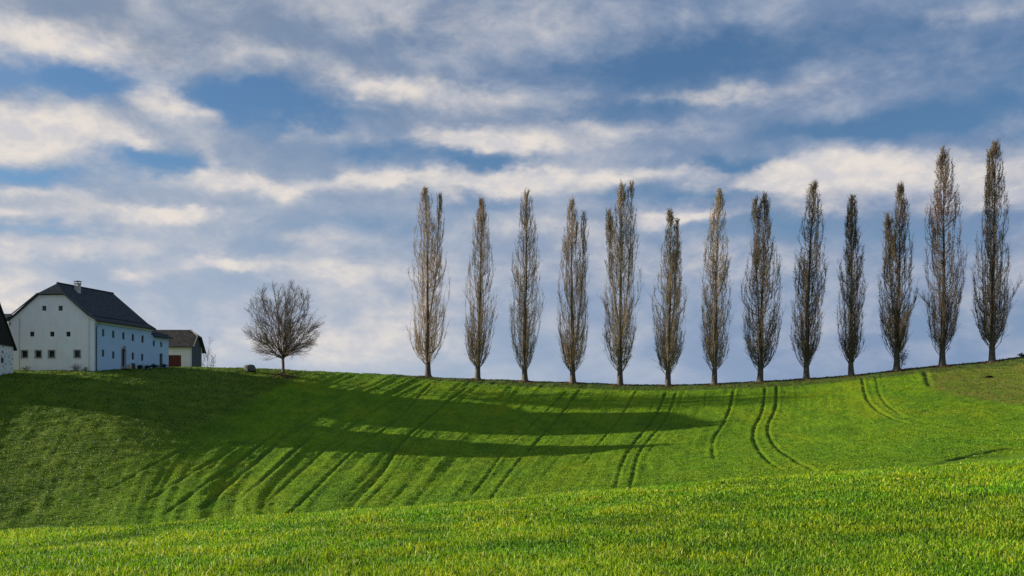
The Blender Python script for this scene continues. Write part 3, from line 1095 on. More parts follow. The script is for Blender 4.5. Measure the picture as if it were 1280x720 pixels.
# far gable and left wall
wall_skin(mb, RB, LB, z0h, RIDGE + 0.5, [], [clipR, clipL])
wall_skin(mb, LB, LG, z0h, EAVE - 0.02, [], [])
mb.build('wall', MAT['white_plaster'], house, fix=False)
up_px = [(129.1, 416), (141.7, 418), (154.4, 420), (166.2, 422), (178.3, 424)]
lo_px = [(129.0, 441.5), (141.7, 443.8), (166.2, 445.3), (177.9, 446.8)]
sw = [hole_px(RG, RB, x, y, 2.9, 9.0) for x, y in up_px + lo_px]
doorh = hole_px(RG, RB, 154.4, 448.3, 4.4, 19.5)
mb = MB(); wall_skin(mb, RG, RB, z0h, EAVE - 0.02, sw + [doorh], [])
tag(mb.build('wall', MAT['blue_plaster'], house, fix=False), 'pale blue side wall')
for h in gh + gside: window(house, LG, RG, h, None)
for h in gl_: window(house, LG, RG, h, 'stone')
for h in sw: window(house, RG, RB, h, None)


def wall_pt(P0, P1, s, z, off=0.0):
    P0 = np.array(P0, float); P1 = np.array(P1, float)
    d = (P1 - P0) / np.linalg.norm(P1 - P0); n = np.array([d[1], -d[0]])
    p = P0 + d * s + n * off
    return V3(p[0], p[1], z)


def door_leaf(parent, P0, P1, h, mat, depth=0.2, arch=False, surround=None):
    P0a = np.array(P0, float); P1a = np.array(P1, float)
    d2 = (P1a - P0a) / np.linalg.norm(P1a - P0a); d = V3(d2[0], d2[1], 0); n = V3(d2[1], -d2[0], 0); up = V3(0, 0, 1)
    s0, s1, za, zb = h
    c = V3(P0a[0], P0a[1], 0) + d * (s0 + s1) / 2 + up * (za + zb) / 2
    w, hh = s1 - s0, zb - za
    m_ = MB(); m_.box(c - n * depth, d * w, n * 0.06, up * hh)
    for zz in (-0.3, 0.0, 0.3):
        m_.box(c - n * (depth - 0.05) + up * hh * zz, d * (w * 0.96), n * 0.04, up * 0.12)
    dr = m_.build('door', MAT[mat], parent)
    kb = MB(); kb.tube([c - n * (depth - 0.03) + d * w * 0.4 - up * hh * 0.05, c - n * (depth - 0.12) + d * w * 0.4 - up * hh * 0.05], 0.035, 6)
    kb.build('handle', MAT['zinc'], dr)
    if surround:
        sb = MB(); k = 0.11
        for sg in (-1, 1):
            sb.box(c + d * sg * (w / 2 + k / 2) + n * 0.04, d * k, n * 0.08, up * hh)
        if arch:
            ctr = c + up * (hh / 2)
            for i in range(10):
                a0, a1 = math.pi * i / 10, math.pi * (i + 1) / 10
                r0, r1 = w / 2, w / 2 + k
                q = [ctr + d * r * math.cos(a) + up * r * math.sin(a) + n * 0.0 for r, a in ((r0, a0), (r1, a0), (r1, a1), (r0, a1))]
                sb.prism(q, n * 0.08)
            # leaded half round light over the door
            fl = MB(); fl.prism([ctr + d * (w / 2) * math.cos(a) + up * (w / 2) * math.sin(a) + n * 0.002 for a in np.linspace(0, math.pi, 13)], n * 0.02)
            fl.build('fanlight', MAT['glass'], dr)
        else:
            sb.box(c + up * (hh / 2 + k / 2) + n * 0.04, d * (w + 2 * k), n * 0.08, up * k)
        sb.build('surround', MAT[surround], dr)
    return dr


door_leaf(house, RG, RB, doorh, 'door_wood', arch=True, surround='stone')
# round relief above the door
s_, Yq = wall_s(RG, RB, 155.3)
mb = MB(); cz = (HZ - 434.5) / F * Yq
mb.tube([wall_pt(RG, RB, s_, cz, 0.0), wall_pt(RG, RB, s_, cz, 0.07)], 0.3, 14)
mb.tube([wall_pt(RG, RB, s_, cz, 0.07), wall_pt(RG, RB, s_, cz, 0.10)], 0.17, 12)
mb.build('round_relief', MAT['stone'], house)
# door steps
mb = MB(); sc_ = (doorh[0] + doorh[1]) / 2
for k in range(2):
    c = wall_pt(RG, RB, sc_, doorh[2] - 0.10 - 0.17 * k, 0.35 + 0.2 * k)
    dd = V3(ld[0], ld[1], 0); nn = V3(ld[1], -ld[0], 0)
    mb.box(c, dd * (0.9 + 0.2 * k), nn * (0.6 + 0.4 * k), V3(0, 0, 0.17))
mb.build('doorstep', MAT['stone'], house)


def slab(mb, pts, th=0.16):
    mb.prism(pts, (0, 0, -th))


def rz(s): return EAVE + (RIDGE - EAVE) * (1 - abs(s - 0.5) / 0.5)
ov, og = 0.04, 0.35     # eave overhang as fraction of the span, verge overhang in metres
mb = MB()
# slight kick of the roof at the eaves
zk = rz(0.05)
def kick(s): return rz(s)
ezo = EAVE - 0.12
t1 = LEN + og
hipf = -og
for side in (0, 1):
    S_ = (lambda s: s) if side == 0 else (lambda s: 1 - s)
    lo = [HP(S_(-ov), -og, ezo), HP(S_(-ov), t1, ezo), HP(S_(0.06), t1, rz(0.06)), HP(S_(0.06), -og, rz(0.06))]
    slab(mb, lo)
    hi = [HP(S_(0.06), -og, rz(0.06)), HP(S_(0.06), t1, rz(0.06)), HP(S_(0.5), t1, RIDGE), HP(S_(0.5), 1.0, RIDGE), HP(S_(sh), -og, HIPZ)]
    slab(mb, hi)
hipz = HIPZ
slab(mb, [HP(sh, -og, hipz), HP(0.5, 1.0, RIDGE), HP(1 - sh, -og, hipz)])
roof = mb.build('roof', MAT['slate'], house)
# ridge tiles and verge boards
mb = MB()
mb.tube([HP(0.5, 0.9, RIDGE + 0.03), HP(0.5, t1, RIDGE + 0.03)], 0.13, 8)
mb.build('ridge_cap', MAT['slate'], roof)
mb = MB()
for S_ in ((lambda s: s), (lambda s: 1 - s)):
    a, b = HP(S_(-ov), -og - 0.03, ezo - 0.13), HP(S_(sh), -og - 0.03, HIPZ - 0.13)
    mb.prism([a, b, b + V3(0, 0, 0.2), a + V3(0, 0, 0.2)], V3(0, -0.05, 0))
a, b = HP(sh, -og - 0.03, HIPZ - 0.13), HP(1 - sh, -og - 0.03, HIPZ - 0.13)
mb.prism([a, b, b + V3(0, 0, 0.2), a + V3(0, 0, 0.2)], V3(0, -0.06, 0))
mb.build('verge_board', MAT['frame'], roof)
# eave cornice (pale) under the right eave
mb = MB()
nn = V3(ld[1], -ld[0], 0); dd = V3(ld[0], ld[1], 0)
c = HP(0, LEN / 2, EAVE - 0.42) + nn * 0.12
mb.box(c, dd * (LEN + 0.1), nn * 0.24, V3(0, 0, 0.34))
tag(mb.build('cornice', MAT['trim'], house))
# gutter + downpipe at the near corner
mb = MB(); e0 = HP(-ov, -og, ezo - 0.17) + nn * 0.06; e1 = HP(-ov, t1, ezo - 0.17) + nn * 0.06
mb.tube([e0, e1], 0.08, 8)
mb.build('gutter', MAT['metal'], roof)
mb = MB()
q0 = HP(-ov, 0.35, ezo - 0.2) + nn * 0.06
q1 = HP(0, 0.25, EAVE - 1.1) + nn * 0.12
q2 = HP(0, 0.25, 8.6) + nn * 0.12
mb.tube([q0, q1, q2], 0.065, 8); mb.build('downpipe', MAT['metal'], house)
for px in (24.5, 111.5):
    mb = MB()
    s_, Yq = wall_s(LG, RG, px)
    mb.tube([wall_pt(LG, RG, s_, (HZ - 398) / F * Yq, 0.05), wall_pt(LG, RG, s_, 8.5, 0.05)], 0.025, 6)
    mb.build('lightning_wire', MAT['zinc'], house)
# snow guard: rail on stubby brackets above the eave
mb = MB()
def snow(mb, A, B, n):
    mb.tube([A, B], 0.045, 6)
    for k in range(n):
        p = A + (B - A) * (k + 0.5) / n
        mb.box(p - V3(0, 0, 0.06), dd * 0.09, nn * 0.12, V3(0, 0, 0.2))
snow(mb, HP(0.035, 0.1, rz(0.035) + 0.16), HP(0.035, LEN - 0.1, rz(0.035) + 0.16), 26)
mb.build('snow_guard', MAT['metal'], roof)


def chimney(parent, s, t, h, w, cap=True):
    c = HP(s, t, 0); zb = rz(s) - 0.5
    m_ = MB(); zt = rz(s) + h
    m_.box(V3(c[0], c[1], (zb + zt) / 2), dd * w, nn * w, V3(0, 0, zt - zb))
    ch = m_.build('chimney', MAT['chimney_plaster'], parent)
    if cap:
        k = MB()
        k.box(V3(c[0], c[1], zt + 0.05), dd * (w + 0.16), nn * (w + 0.16), V3(0, 0, 0.1))
        for a in (-1, 1):
            for b in (-1, 1):
                q = c + dd * a * (w / 2 - 0.05) + nn * b * (w / 2 - 0.05)
                k.box(V3(q[0], q[1], zt + 0.22), dd * 0.06, nn * 0.06, V3(0, 0, 0.25))
        k.box(V3(c[0], c[1], zt + 0.38), dd * (w + 0.22), nn * (w + 0.22), V3(0, 0, 0.07))
        k.build('chimney_cap', MAT['metal'], parent)
    return ch


# chimney seen at px 94: on the right slope just below the ridge
chimney(roof, 0.42, 3.6, 1.05, 0.62)
chimney(roof, 0.55, 10.2, 0.55, 0.7, cap=False)

# ---- lower link wing in line with the side wall
X0 = HP(0, LEN, 0)[:2]; X1 = HP(0, LEN + 4.1, 0)[:2]
wing = empty('house_annex', (X0[0] - 2, X0[1] + 2, gz(X0[0], X0[1])), 'low pale blue annex with tiled lean-to roof between farmhouse and shed', 'annex')
WE = (HZ - 420.5) / F * 158.5
def WP(s, t, z):
    p = R + gd * s + ld * (LEN + t); return V3(p[0], p[1], z)
wz0 = 9.0
wwin = [hole_px(X0, X1, 192.4, 429.3, 2.6, 7.0), hole_px(X0, X1, 201.6, 430.6, 2.4, 6.6)]
wdoor = hole_px(X0, X1, 201.4, 450.3, 4.0, 16.5)
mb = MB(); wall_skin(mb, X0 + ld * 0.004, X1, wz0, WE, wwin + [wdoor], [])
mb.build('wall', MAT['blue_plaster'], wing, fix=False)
mb = MB()
A_, B_ = WP(0, 4.1, 0)[:2], WP(6, 4.1, 0)[:2]
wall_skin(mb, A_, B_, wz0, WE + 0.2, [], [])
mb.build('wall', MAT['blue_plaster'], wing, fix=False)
for h in wwin: window(wing, X0, X1, h)
door_leaf(wing, X0, X1, wdoor, 'grey_board')
mb = MB()
slab(mb, [WP(-0.45, 0.37, WE - 0.05), WP(-0.45, 4.5, WE - 0.05), WP(3.0, 4.5, WE + 1.45), WP(3.0, 0.37, WE + 1.45)], 0.2)
slab(mb, [WP(3.0, 0.37, WE + 1.45), WP(3.0, 4.5, WE + 1.45), WP(6.4, 4.5, WE), WP(6.4, 0.37, WE)], 0.2)
wr = mb.build('roof', MAT['slate'], wing)
mb = MB(); snow(mb, WP(0.15, 0.5, WE + 0.38), WP(0.15, 4.3, WE + 0.38), 9)
mb.build('snow_guard', MAT['metal'], wr)

# ---- shed with red door
SY, SX1 = 178.0, -54.9
SX0 = -66.0
sg = gz(SX1, SY) - 0.6
shed = empty('shed', (SX1 - 4, SY + 3, gz(SX1 - 4, SY)), 'small cream shed with old brown tiled roof, red door and dark plank gable', 'shed')
SE, SR = (HZ - 430.8) / F * 178, (HZ - 412.2) / F * 181
def SP(x, t, z): return V3(x, SY + t, z)
P0, P1 = (SX0, SY), (SX1, SY)
sdoor = hole_px(P0, P1, 217.2, 451.6, 18.4, 15.5)
mb = MB(); wall_skin(mb, P0, P1, sg, SE + 0.05, [sdoor], [])
mb.build('wall', MAT['shed_plaster'], shed, fix=False)
mb = MB(); wall_skin(mb, (SX1, SY + 6), (SX0, SY + 6), sg, SE, [], [])
# white corner piers on the gable
mb.build('wall', MAT['shed_plaster'], shed, fix=False)
clipA = plane_from(SP(0, 0, SE), SP(1, 0, SE), SP(0, 3, SR)); clipB = plane_from(SP(0, 6, SE), SP(1, 6, SE), SP(0, 3, SR))
SHZ = (HZ - 420) / F * 180
shy = 3 * (SHZ - SE) / (SR - SE)
clipC = plane_from(SP(SX1, shy, SHZ), SP(SX1, 6 - shy, SHZ), SP(SX1 - 1.0, 3, SR))
mb = MB(); wall_skin(mb, (SX1, SY + 0.12), (SX1, SY + 6 - 0.3), sg, SR + 0.3, [], [clipA, clipB, clipC])
mb.build('plank_gable', MAT['grey_board'], shed, fix=False)
mb = MB()
mb.box(V3(SX1 - 0.1, SY + 0.06, (sg + SE) / 2), (0.26, 0, 0), (0, 0.14, 0), (0, 0, SE - sg - 0.1))
mb.build('corner_pier', MAT['trim'], shed)
mb = MB()
mb.box(V3(SX1 - 0.1, SY + 5.86, (sg + SE) / 2), (0.26, 0, 0), (0, 0.3, 0), (0, 0, SE - sg - 0.1))
mb.build('corner_pier', MAT['trim'], shed)
dr = door_leaf(shed, P0, P1, sdoor, 'red_door', depth=0.12)
mb = MB()
xo = SX1 + 0.55
slab(mb, [SP(SX0 - .3, -0.55, SE - 0.35), SP(xo, -0.55, SE - 0.35), SP(xo, shy, SHZ), SP(SX1 - 1, 3, SR), SP(SX0 - .3, 3, SR)], 0.16)
slab(mb, [SP(SX0 - .3, 6.9, SE - 0.8), SP(xo, 6.9, SE - 0.8), SP(xo, 6 - shy, SHZ), SP(SX1 - 1, 3, SR), SP(SX0 - .3, 3, SR)], 0.16)
slab(mb, [SP(xo, shy, SHZ), SP(SX1 - 1, 3, SR), SP(xo, 6 - shy, SHZ)], 0.16)
sroof = mb.build('roof', MAT['old_tile'], shed)
mb = MB()
for a, b in ((SP(xo, -0.55, SE - 0.35), SP(xo, shy, SHZ)), (SP(xo, shy, SHZ), SP(SX1 - 1, 3, SR))):
    mb.tube([a + V3(0.03, 0, 0), b + V3(0.03, 0, 0)], 0.10, 6)
mb.build('verge_board', MAT['stone'], sroof)

# ---- barn cut by the left edge
BC = np.array([-67.6, 141.0]); bd = np.array([-0.06, -1.0]); bd /= np.linalg.norm(bd)   # gable line towards the camera
BW = 9.2
bl = np.array([-1.0, 0.06]); bl /= np.linalg.norm(bl)
def BP(s, t, z):
    p = BC + bd * s + bl * t; return V3(p[0], p[1], z)
BE = (HZ - 433.5) / F * 141; BR = BE + 6.4
barn = empty('barn', (BC[0] - 7, BC[1] - 4, gz(BC[0] - 7, BC[1] - 4)), 'dark timbered barn with steep roof over whitewashed rubble wall at left edge', 'barn')
bz0 = 5.0
bcA = plane_from(BP(0, 0, BE), BP(0, 1, BE), BP(BW / 2, 0, BR)); bcB = plane_from(BP(BW, 0, BE), BP(BW, 1, BE), BP(BW / 2, 0, BR))
p0, p1 = BP(BW, 0, 0)[:2], BP(0, 0, 0)[:2]
bwn = hole_px(p0, p1, 3.2, 450.5, 3.6, 7.0)
mb = MB(); wall_skin(mb, p0, p1, bz0, BE + 0.1, [bwn], [])
q0, q1 = BP(0, 22, 0)[:2], BP(BW, 22, 0)[:2]
wall_skin(mb, p1, q0, bz0, BE, [], []); wall_skin(mb, q1, p0, bz0, BE, [], []); wall_skin(mb, q0, q1, bz0, BR, [], [bcA, bcB])
mb.build('wall', MAT['rubble'], barn, fix=False)
window(barn, p0, p1, bwn)
mb = MB()
def BPo(s, z): return BP(s, -0.08, z)
mb.prism([BPo(0.0, BE), BPo(BW, BE), BPo(BW / 2, BR)], V3(0.1, 0, 0))
mb.build('plank_gable', MAT['dark_board'], barn)
mb = MB()
def bz(s): return BE + (BR - BE) * (s / (BW / 2))
for S_ in ((lambda s: s), (lambda s: BW - s)):
    slab(mb, [BP(S_(-0.3), -0.35, bz(-0.3) + 0.1), BP(S_(-0.3), 22.6, bz(-0.3) + 0.1), BP(S_(BW / 2), 22.6, BR + 0.1), BP(S_(BW / 2), -0.35, BR + 0.1)], 0.2)
mb.build('roof', MAT['dark_board'], barn)

# ---- roof of the rear wing peeping out left of the gable
rear = empty('rear_outbuilding', (-78, 149, gz(-78, 149)), 'grey roofed outbuilding barely showing behind left corner of farmhouse', 'outbuilding')
RZ = (HZ - 393) / F * 151
mb = MB()
mb.box(V3(-77.9, 151, (8 + RZ - 1.9) / 2), (10, 0, 0), (0, 7, 0), (0, 0, RZ - 1.9 - 8))
mb.prism([V3(-82.9, 147.5, RZ - 1.9), V3(-82.9, 154.5, RZ - 1.9), V3(-82.9, 151, RZ - 0.1)], V3(10, 0, 0))
mb.build('wall', MAT['white_plaster'], rear)
mb = MB()
slab(mb, [V3(-83.2, 147.1, RZ - 2.1), V3(-72.7, 147.1, RZ - 2.1), V3(-72.7, 151, RZ + 0.1), V3(-83.2, 151, RZ + 0.1)], 0.15)
slab(mb, [V3(-83.2, 154.9, RZ - 2.1), V3(-72.7, 154.9, RZ - 2.1), V3(-72.7, 151, RZ + 0.1), V3(-83.2, 151, RZ + 0.1)], 0.15)
mb.build('roof', MAT['slate'], rear)

# ------------------------------------------------------------------ leaves
def leaf_quads(C, size, cols):
    n = len(C)
    a = rng.normal(size=(n, 3)); a /= np.linalg.norm(a, axis=1, keepdims=True)
    b = np.cross(a, rng.normal(size=(n, 3))); b /= np.linalg.norm(b, axis=1, keepdims=True)
    s = size[:, None]
    V = np.stack([C - a * s, C + b * s * 0.7, C + a * s, C - b * s * 0.7], 1).reshape(-1, 3)
    f = np.arange(n * 4).reshape(n, 4)
    return V, f, np.repeat(cols, 4, axis=0)


# ------------------------------------------------------------------ poplars
ENV_T = [0, 0.06, 0.14, 0.26, 0.40, 0.54, 0.68, 0.80, 0.92, 1.0]
ENV_R = [0.42, 0.68, 0.86, 1.02, 1.10, 1.04, 0.88, 0.66, 0.45, 0.22]


def offset_children(paths, rads, per, tmin, tmax, lmin, lmax, ang, upb, k, r0, r1, lscale=None):
    """children branches starting along each parent path"""
    n, kk, _ = paths.shape
    idx = np.repeat(np.arange(n), per)
    t = tmin + (tmax - tmin) * rng.random(len(idx))
    f = t * (kk - 1); i0 = np.minimum(f.astype(int), kk - 2); fr = (f - i0)[:, None]
    st = paths[idx, i0] * (1 - fr) + paths[idx, i0 + 1] * fr
    tan = paths[idx, i0 + 1] - paths[idx, i0]; tan /= np.linalg.norm(tan, axis=1, keepdims=True) + 1e-9
    rnd = rng.normal(size=(len(idx), 3)); rnd -= (rnd * tan).sum(1, keepdims=True) * tan
    rnd /= np.linalg.norm(rnd, axis=1, keepdims=True) + 1e-9
    aa = ang * (0.6 + 0.8 * rng.random(len(idx)))[:, None]
    d = tan * np.cos(aa) + rnd * np.sin(aa)
    d[:, 2] += upb; d /= np.linalg.norm(d, axis=1, keepdims=True)
    ln = lmin + (lmax - lmin) * rng.random(len(idx)) ** 1.3
    if lscale is not None: ln = ln * lscale[idx]
    s = np.linspace(0, 1, k)
    bend = rng.normal(size=(len(idx), 3)) * 0.12
    bend[:, 2] += upb * 0.35
    P = st[:, None] + d[:, None] * (ln[:, None] * s[None])[:, :, None] + bend[:, None] * (ln[:, None] * (s[None] ** 2))[:, :, None]
    Rr = 1.0 * (r0 + (r1 - r0) * s)[None] * (0.7 + 0.6 * rng.random(len(idx)))[:, None]
    return P, Rr, t


def make_poplar(px, py, top, wpx, Y, tips, seed, leaf, label, name='poplar', side_branch=False, tuft=False):
    global rng
    rng = np.random.default_rng(seed)
    X = (px - 640) / F * Y
    zb = gzm(X, Y)
    H = (HZ - top) / F * Y - zb
    W = wpx / F * Y
    cb = 0.035 + 0.012 * rng.random()
    root = empty(name, (X, Y, zb), label, 'tree', 'poplars in a row along the ridge')
    main_tip = ((tips[0][0] - px) / F * Y, rng.normal() * 0.3)
    # trunk path
    s = np.linspace(0, 1, 16)
    wob = np.stack([np.cumsum(rng.normal(size=16)) * 0.04, np.cumsum(rng.normal(size=16)) * 0.04], 1)
    wob -= wob[0]
    tr = np.zeros((1, 16, 3))
    tr[0, :, 0] = main_tip[0] * s ** 1.3 + wob[:, 0]; tr[0, :, 1] = main_tip[1] * s ** 1.3 + wob[:, 1]
    tr[0, :, 2] = H * s - 0.25 * (s == 0)
    trr = (0.40 * (1 - s) ** 1.25 + 0.015)[None] * (W / 5.5) ** 0.3
    lowp = np.zeros((1, 6, 3)); 
    zz = np.array([-0.25, 0.0, 0.15, 0.45, 1.2, 2.4])
    Vt1, Ft1 = tubes_np(tr, trr, 9)
    flare = np.array([0.85, 0.72, 0.58, 0.50, 0.45, 0.40]) * (W / 5.5) ** 0.3
    lowp[0, :, 2] = zz
    lowp[0, :, 0] = np.interp(zz / H, s, tr[0, :, 0]); lowp[0, :, 1] = np.interp(zz / H, s, tr[0, :, 1])
    Vt2, Ft2 = tubes_np(lowp, flare[None], 11)
    ang = np.arctan2(Vt2[:, 1], Vt2[:, 0])
    low = np.exp(-np.maximum(Vt2[:, 2], 0) * 2)
    Vt2[:, :2] *= (1 + 0.18 * low * np.sin(ang * 4 + seed))[:, None]
    axes = [(tr[0], cb, 1.0)]
    extra = []
    for (tx, ty) in tips[1:]:
        ht = ((HZ - ty) / F * Y - zb) / H
        x1 = (tx - px) / F * Y; y1 = rng.normal() * 0.5
        t0 = 0.12 + 0.18 * rng.random()
        u = np.linspace(0, 1, 16)
        sx = np.interp(t0, s, tr[0, :, 0]); sy = np.interp(t0, s, tr[0, :, 1])
        P = np.stack([sx + (x1 * 1.08 - sx) * (1 - np.exp(-2.6 * u)) / (1 - math.exp(-2.6)) , sy + (y1 - sy) * u, H * (t0 + (ht - t0) * u)], 1)
        axes.append((P, t0, ht)); extra.append(P)
    # primaries
    prim, prr, hts = [], [], []
    n_ax = len(axes)
    for ai, (A, a0, a1) in enumerate(axes):
        npri = 245 if ai == 0 else 55
        for _ in range(npri):
            u = rng.random() ** 1.02
            h0 = a0 + (a1 * 0.975 - a0) * u if ai == 0 else a0 + (a1 - a0) * (0.25 + 0.72 * u)
            if ai == 0 and rng.random() < 0.13: h0 = cb + 0.08 * rng.random()
            az = rng.random() * 2 * math.pi
            rho = 1.0 * rng.random() ** 0.55
            Ln = (0.10 + 0.17 * rng.random()) * (1.15 - 0.7 * h0)
            h1 = min(h0 + Ln, h0 + (a1 - h0) * (0.45 + 0.55 * rng.random()))
            hh = np.linspace(h0, max(h1, h0 + 0.02), 7)
            Az = A[:, 2] / H
            ax_x = np.interp(hh, Az, A[:, 0]); ax_y = np.interp(hh, Az, A[:, 1])
            if ai == 0:
                tau = (hh - cb) / (1 - cb)
                wloc = 1.0 if n_ax == 1 else np.interp(hh, [0, 0.5, 0.75, 1], [1, 1, 0.85, 0.85])
            else:
                tau = 0.35 + 0.65 * (hh - a0) / (a1 - a0); wloc = 0.62
            Rv = np.interp(tau, ENV_T, ENV_R) * W / 2 * wloc
            # never wider than the whole crown
            grow = 1 - np.exp(-(hh - h0) * H / (0.35 + 0.75 * rho))
            rr = Rv * rho * grow * (0.9 + 0.2 * rng.random())
            jit = np.cumsum(rng.normal(size=(7, 2)) * 0.05, axis=0); jit -= jit[0]
            prim.append(np.stack([ax_x + math.cos(az) * rr + jit[:, 0], ax_y + math.sin(az) * rr + jit[:, 1], hh * H], 1))
            r_ = 0.05 * (1.1 - 0.6 * h0) * (0.6 + 0.7 * rng.random())
            prr.append(np.linspace(r_, 0.011, 7)); hts.append(h0)
    prim = np.array(prim); prr = np.array(prr); hts = np.array(hts)
    sc1 = np.clip(1.15 - 0.75 * hts, 0.35, 1)
    sec, secr, _ = offset_children(prim, prr, 11, 0.10, 1.0, 0.5, 1.9, 0.32, 0.36, 4, 0.016, 0.0065, sc1)
    sc2 = np.repeat(sc1, 11)
    ter, terr, _ = offset_children(sec, secr, 4, 0.15, 1.0, 0.22, 0.85, 0.42, 0.26, 3, 0.0085, 0.0045, sc2)
    parts = [tubes_np(prim, prr, 4), tubes_np(sec, secr, 3), tubes_np(ter, terr, 3)]
    if extra:
        E = np.array(extra); er = np.tile(np.linspace(0.15, 0.015, 16), (len(E), 1))
        parts.append(tubes_np(E, er, 6))
    if side_branch:
        for sg_ in side_branch:
            bx, bz, ex, ez = [q / F * Y for q in sg_]
            u = np.linspace(0, 1, 7)
            P = np.stack([bx + (ex - bx) * u, 0.2 * u, bz + (ez - bz) * u ** 1.3], 1)[None]
            pr = np.linspace(0.07, 0.012, 7)[None]
            s2, s2r, _ = offset_children(P, pr, 26, 0.35, 1.0, 0.4, 1.5, 0.6, 0.35, 4, 0.022, 0.007)
            s3, s3r, _ = offset_children(s2, s2r, 4, 0.2, 1.0, 0.2, 0.6, 0.6, 0.2, 3, 0.010, 0.005)
            parts += [tubes_np(P, pr, 5), tubes_np(s2, s2r, 3), tubes_np(s3, s3r, 3)]
    V, f = merge(parts)
    V += 0.0
    trunk = link_mesh('trunk', np_mesh('trunk', *merge([(Vt1, Ft1), (Vt2, Ft2)])), MAT['bark'], root, smooth=True)
    crown = link_mesh('crown', np_mesh('crown', V, f), MAT['twig'] if leaf['tw'] == 0 else MAT['twig_dark'], root)
    # the last leaves
    ends = ter[:, -1]; mids = ter[:, 1]
    C = np.concatenate([ends, mids]); hz = C[:, 2] / H
    pr_ = leaf['base'] + leaf['low'] * np.exp(-((hz - cb) / leaf.get('lowh', 0.12)) ** 2) + leaf['mid'] * np.exp(-((hz - 0.72) / 0.12) ** 2)
    k = rng.random(len(C)) < np.clip(pr_, 0, 1)
    C = C[k]; C = C + rng.normal(size=C.shape) * 0.05
    hz = C[:, 2] / H
    pal = np.array(leaf['pal']); cidx = rng.choice(len(pal), len(C), p=leaf['p'])
    cols = pal[cidx] * (0.7 + 0.6 * rng.random((len(C), 1)))
    if leaf['mid'] > 0:
        w_ = np.exp(-((hz - 0.74) / 0.13) ** 2)[:, None]
        cols = cols * (1 - w_) + np.array([0.22, 0.10, 0.05]) * w_
    V, f, cl = leaf_quads(C, 0.045 + 0.045 * rng.random(len(C)), cols)
    me_ = np_mesh('leaves', V, f); set_tint(me_, cl)
    link_mesh('leaves', me_, MAT['leaf'], root)
    if tuft:
        pass
    return root, (X, Y, zb)


def row_Y(px):     # follows row_y(X): X = (px-640)/F*Y
    k = (px - 640) / F
    return (173.2 - 0.235 * 14) / (1 + 0.235 * k)


L_GOLD = dict(tw=0, base=0.10, low=1.0, lowh=0.13, mid=0, pal=[(0.46, 0.29, 0.06), (0.25, 0.19, 0.07), (0.16, 0.15, 0.05)], p=[0.4, 0.35, 0.25])
L_OLIVE = dict(tw=0, base=0.22, low=0.7, lowh=0.2, mid=0, pal=[(0.15, 0.15, 0.05), (0.10, 0.12, 0.04), (0.22, 0.16, 0.07)], p=[0.4, 0.35, 0.25])
L_DARK = dict(tw=1, base=0.34, low=0.6, lowh=0.22, mid=0, pal=[(0.10, 0.11, 0.04), (0.14, 0.12, 0.05), (0.17, 0.10, 0.05)], p=[0.45, 0.3, 0.25])
L_RUST = dict(tw=1, base=0.30, low=0.4, lowh=0.2, mid=0.7, pal=[(0.12, 0.11, 0.05), (0.18, 0.10, 0.05), (0.14, 0.12, 0.05)], p=[0.35, 0.35, 0.3])
POP = [
    (535, 471, 236, 49, [(530, 236), (548, 243)], L_GOLD, 'broad leafless poplar with twin tips, first in the row from the lone tree'),
    (597, 474, 251, 37, [(602, 251)], L_GOLD, 'slender poplar with golden lower leaves, second in the row from the left'),
    (656, 476, 238, 40, [(659, 238)], L_GOLD, 'poplar with forked lower trunk, third in the row from the left'),
    (716, 478, 250, 37, [(717, 250), (729, 266)], L_GOLD, 'slim poplar with small right side tip, fourth in the row from the left'),
    (775, 480, 228, 46, [(776, 232), (789, 228), (763, 263)], L_OLIVE, 'wide poplar with three separate tips, fifth in the row from the left'),
    (835, 482, 263, 40, [(838, 263), (846, 275)], L_OLIVE, 'shortest poplar, standing at the lowest dip of the ridge'),
    (893, 480, 238, 38, [(900, 238)], L_OLIVE, 'poplar with tip leaning right, seventh in the row from the left'),
    (950, 477, 244, 47, [(955, 244), (944, 250)], L_DARK, 'broad dark poplar with dense twigs, eighth in the row from the left'),
    (1008, 474, 228, 42, [(1016, 228)], L_DARK, 'poplar with pointed crown, ninth in the row from the left'),
    (1064, 469, 246, 33, [(1067, 246)], L_DARK, 'narrowest poplar, fourth in the row from the right'),
    (1121, 463, 230, 42, [(1127, 230), (1109, 272)], L_DARK, 'poplar with lower left side tip and dark tuft by its trunk, third from the right'),
    (1178, 458, 187, 47, [(1179, 187)], L_RUST, 'tall poplar with rust brown leaves in its upper crown'),
    (1240, 449, 177, 45, [(1247, 177), (1236, 190)], L_DARK, 'tallest poplar at the right end with one branch sticking out right'),
]
BASES = []
for i, (px, py, top, w, tips, lf, lab) in enumerate(POP):
    sb = False
    if i == 12: sb = [(9, 60, 37, 103)]
    if i == 11: sb = [(-8, 70, -26, 88)]
    r_, b_ = make_poplar(px, py, top, w, row_Y(px), tips, 100 + i, lf, lab, side_branch=sb)
    BASES.append(b_)

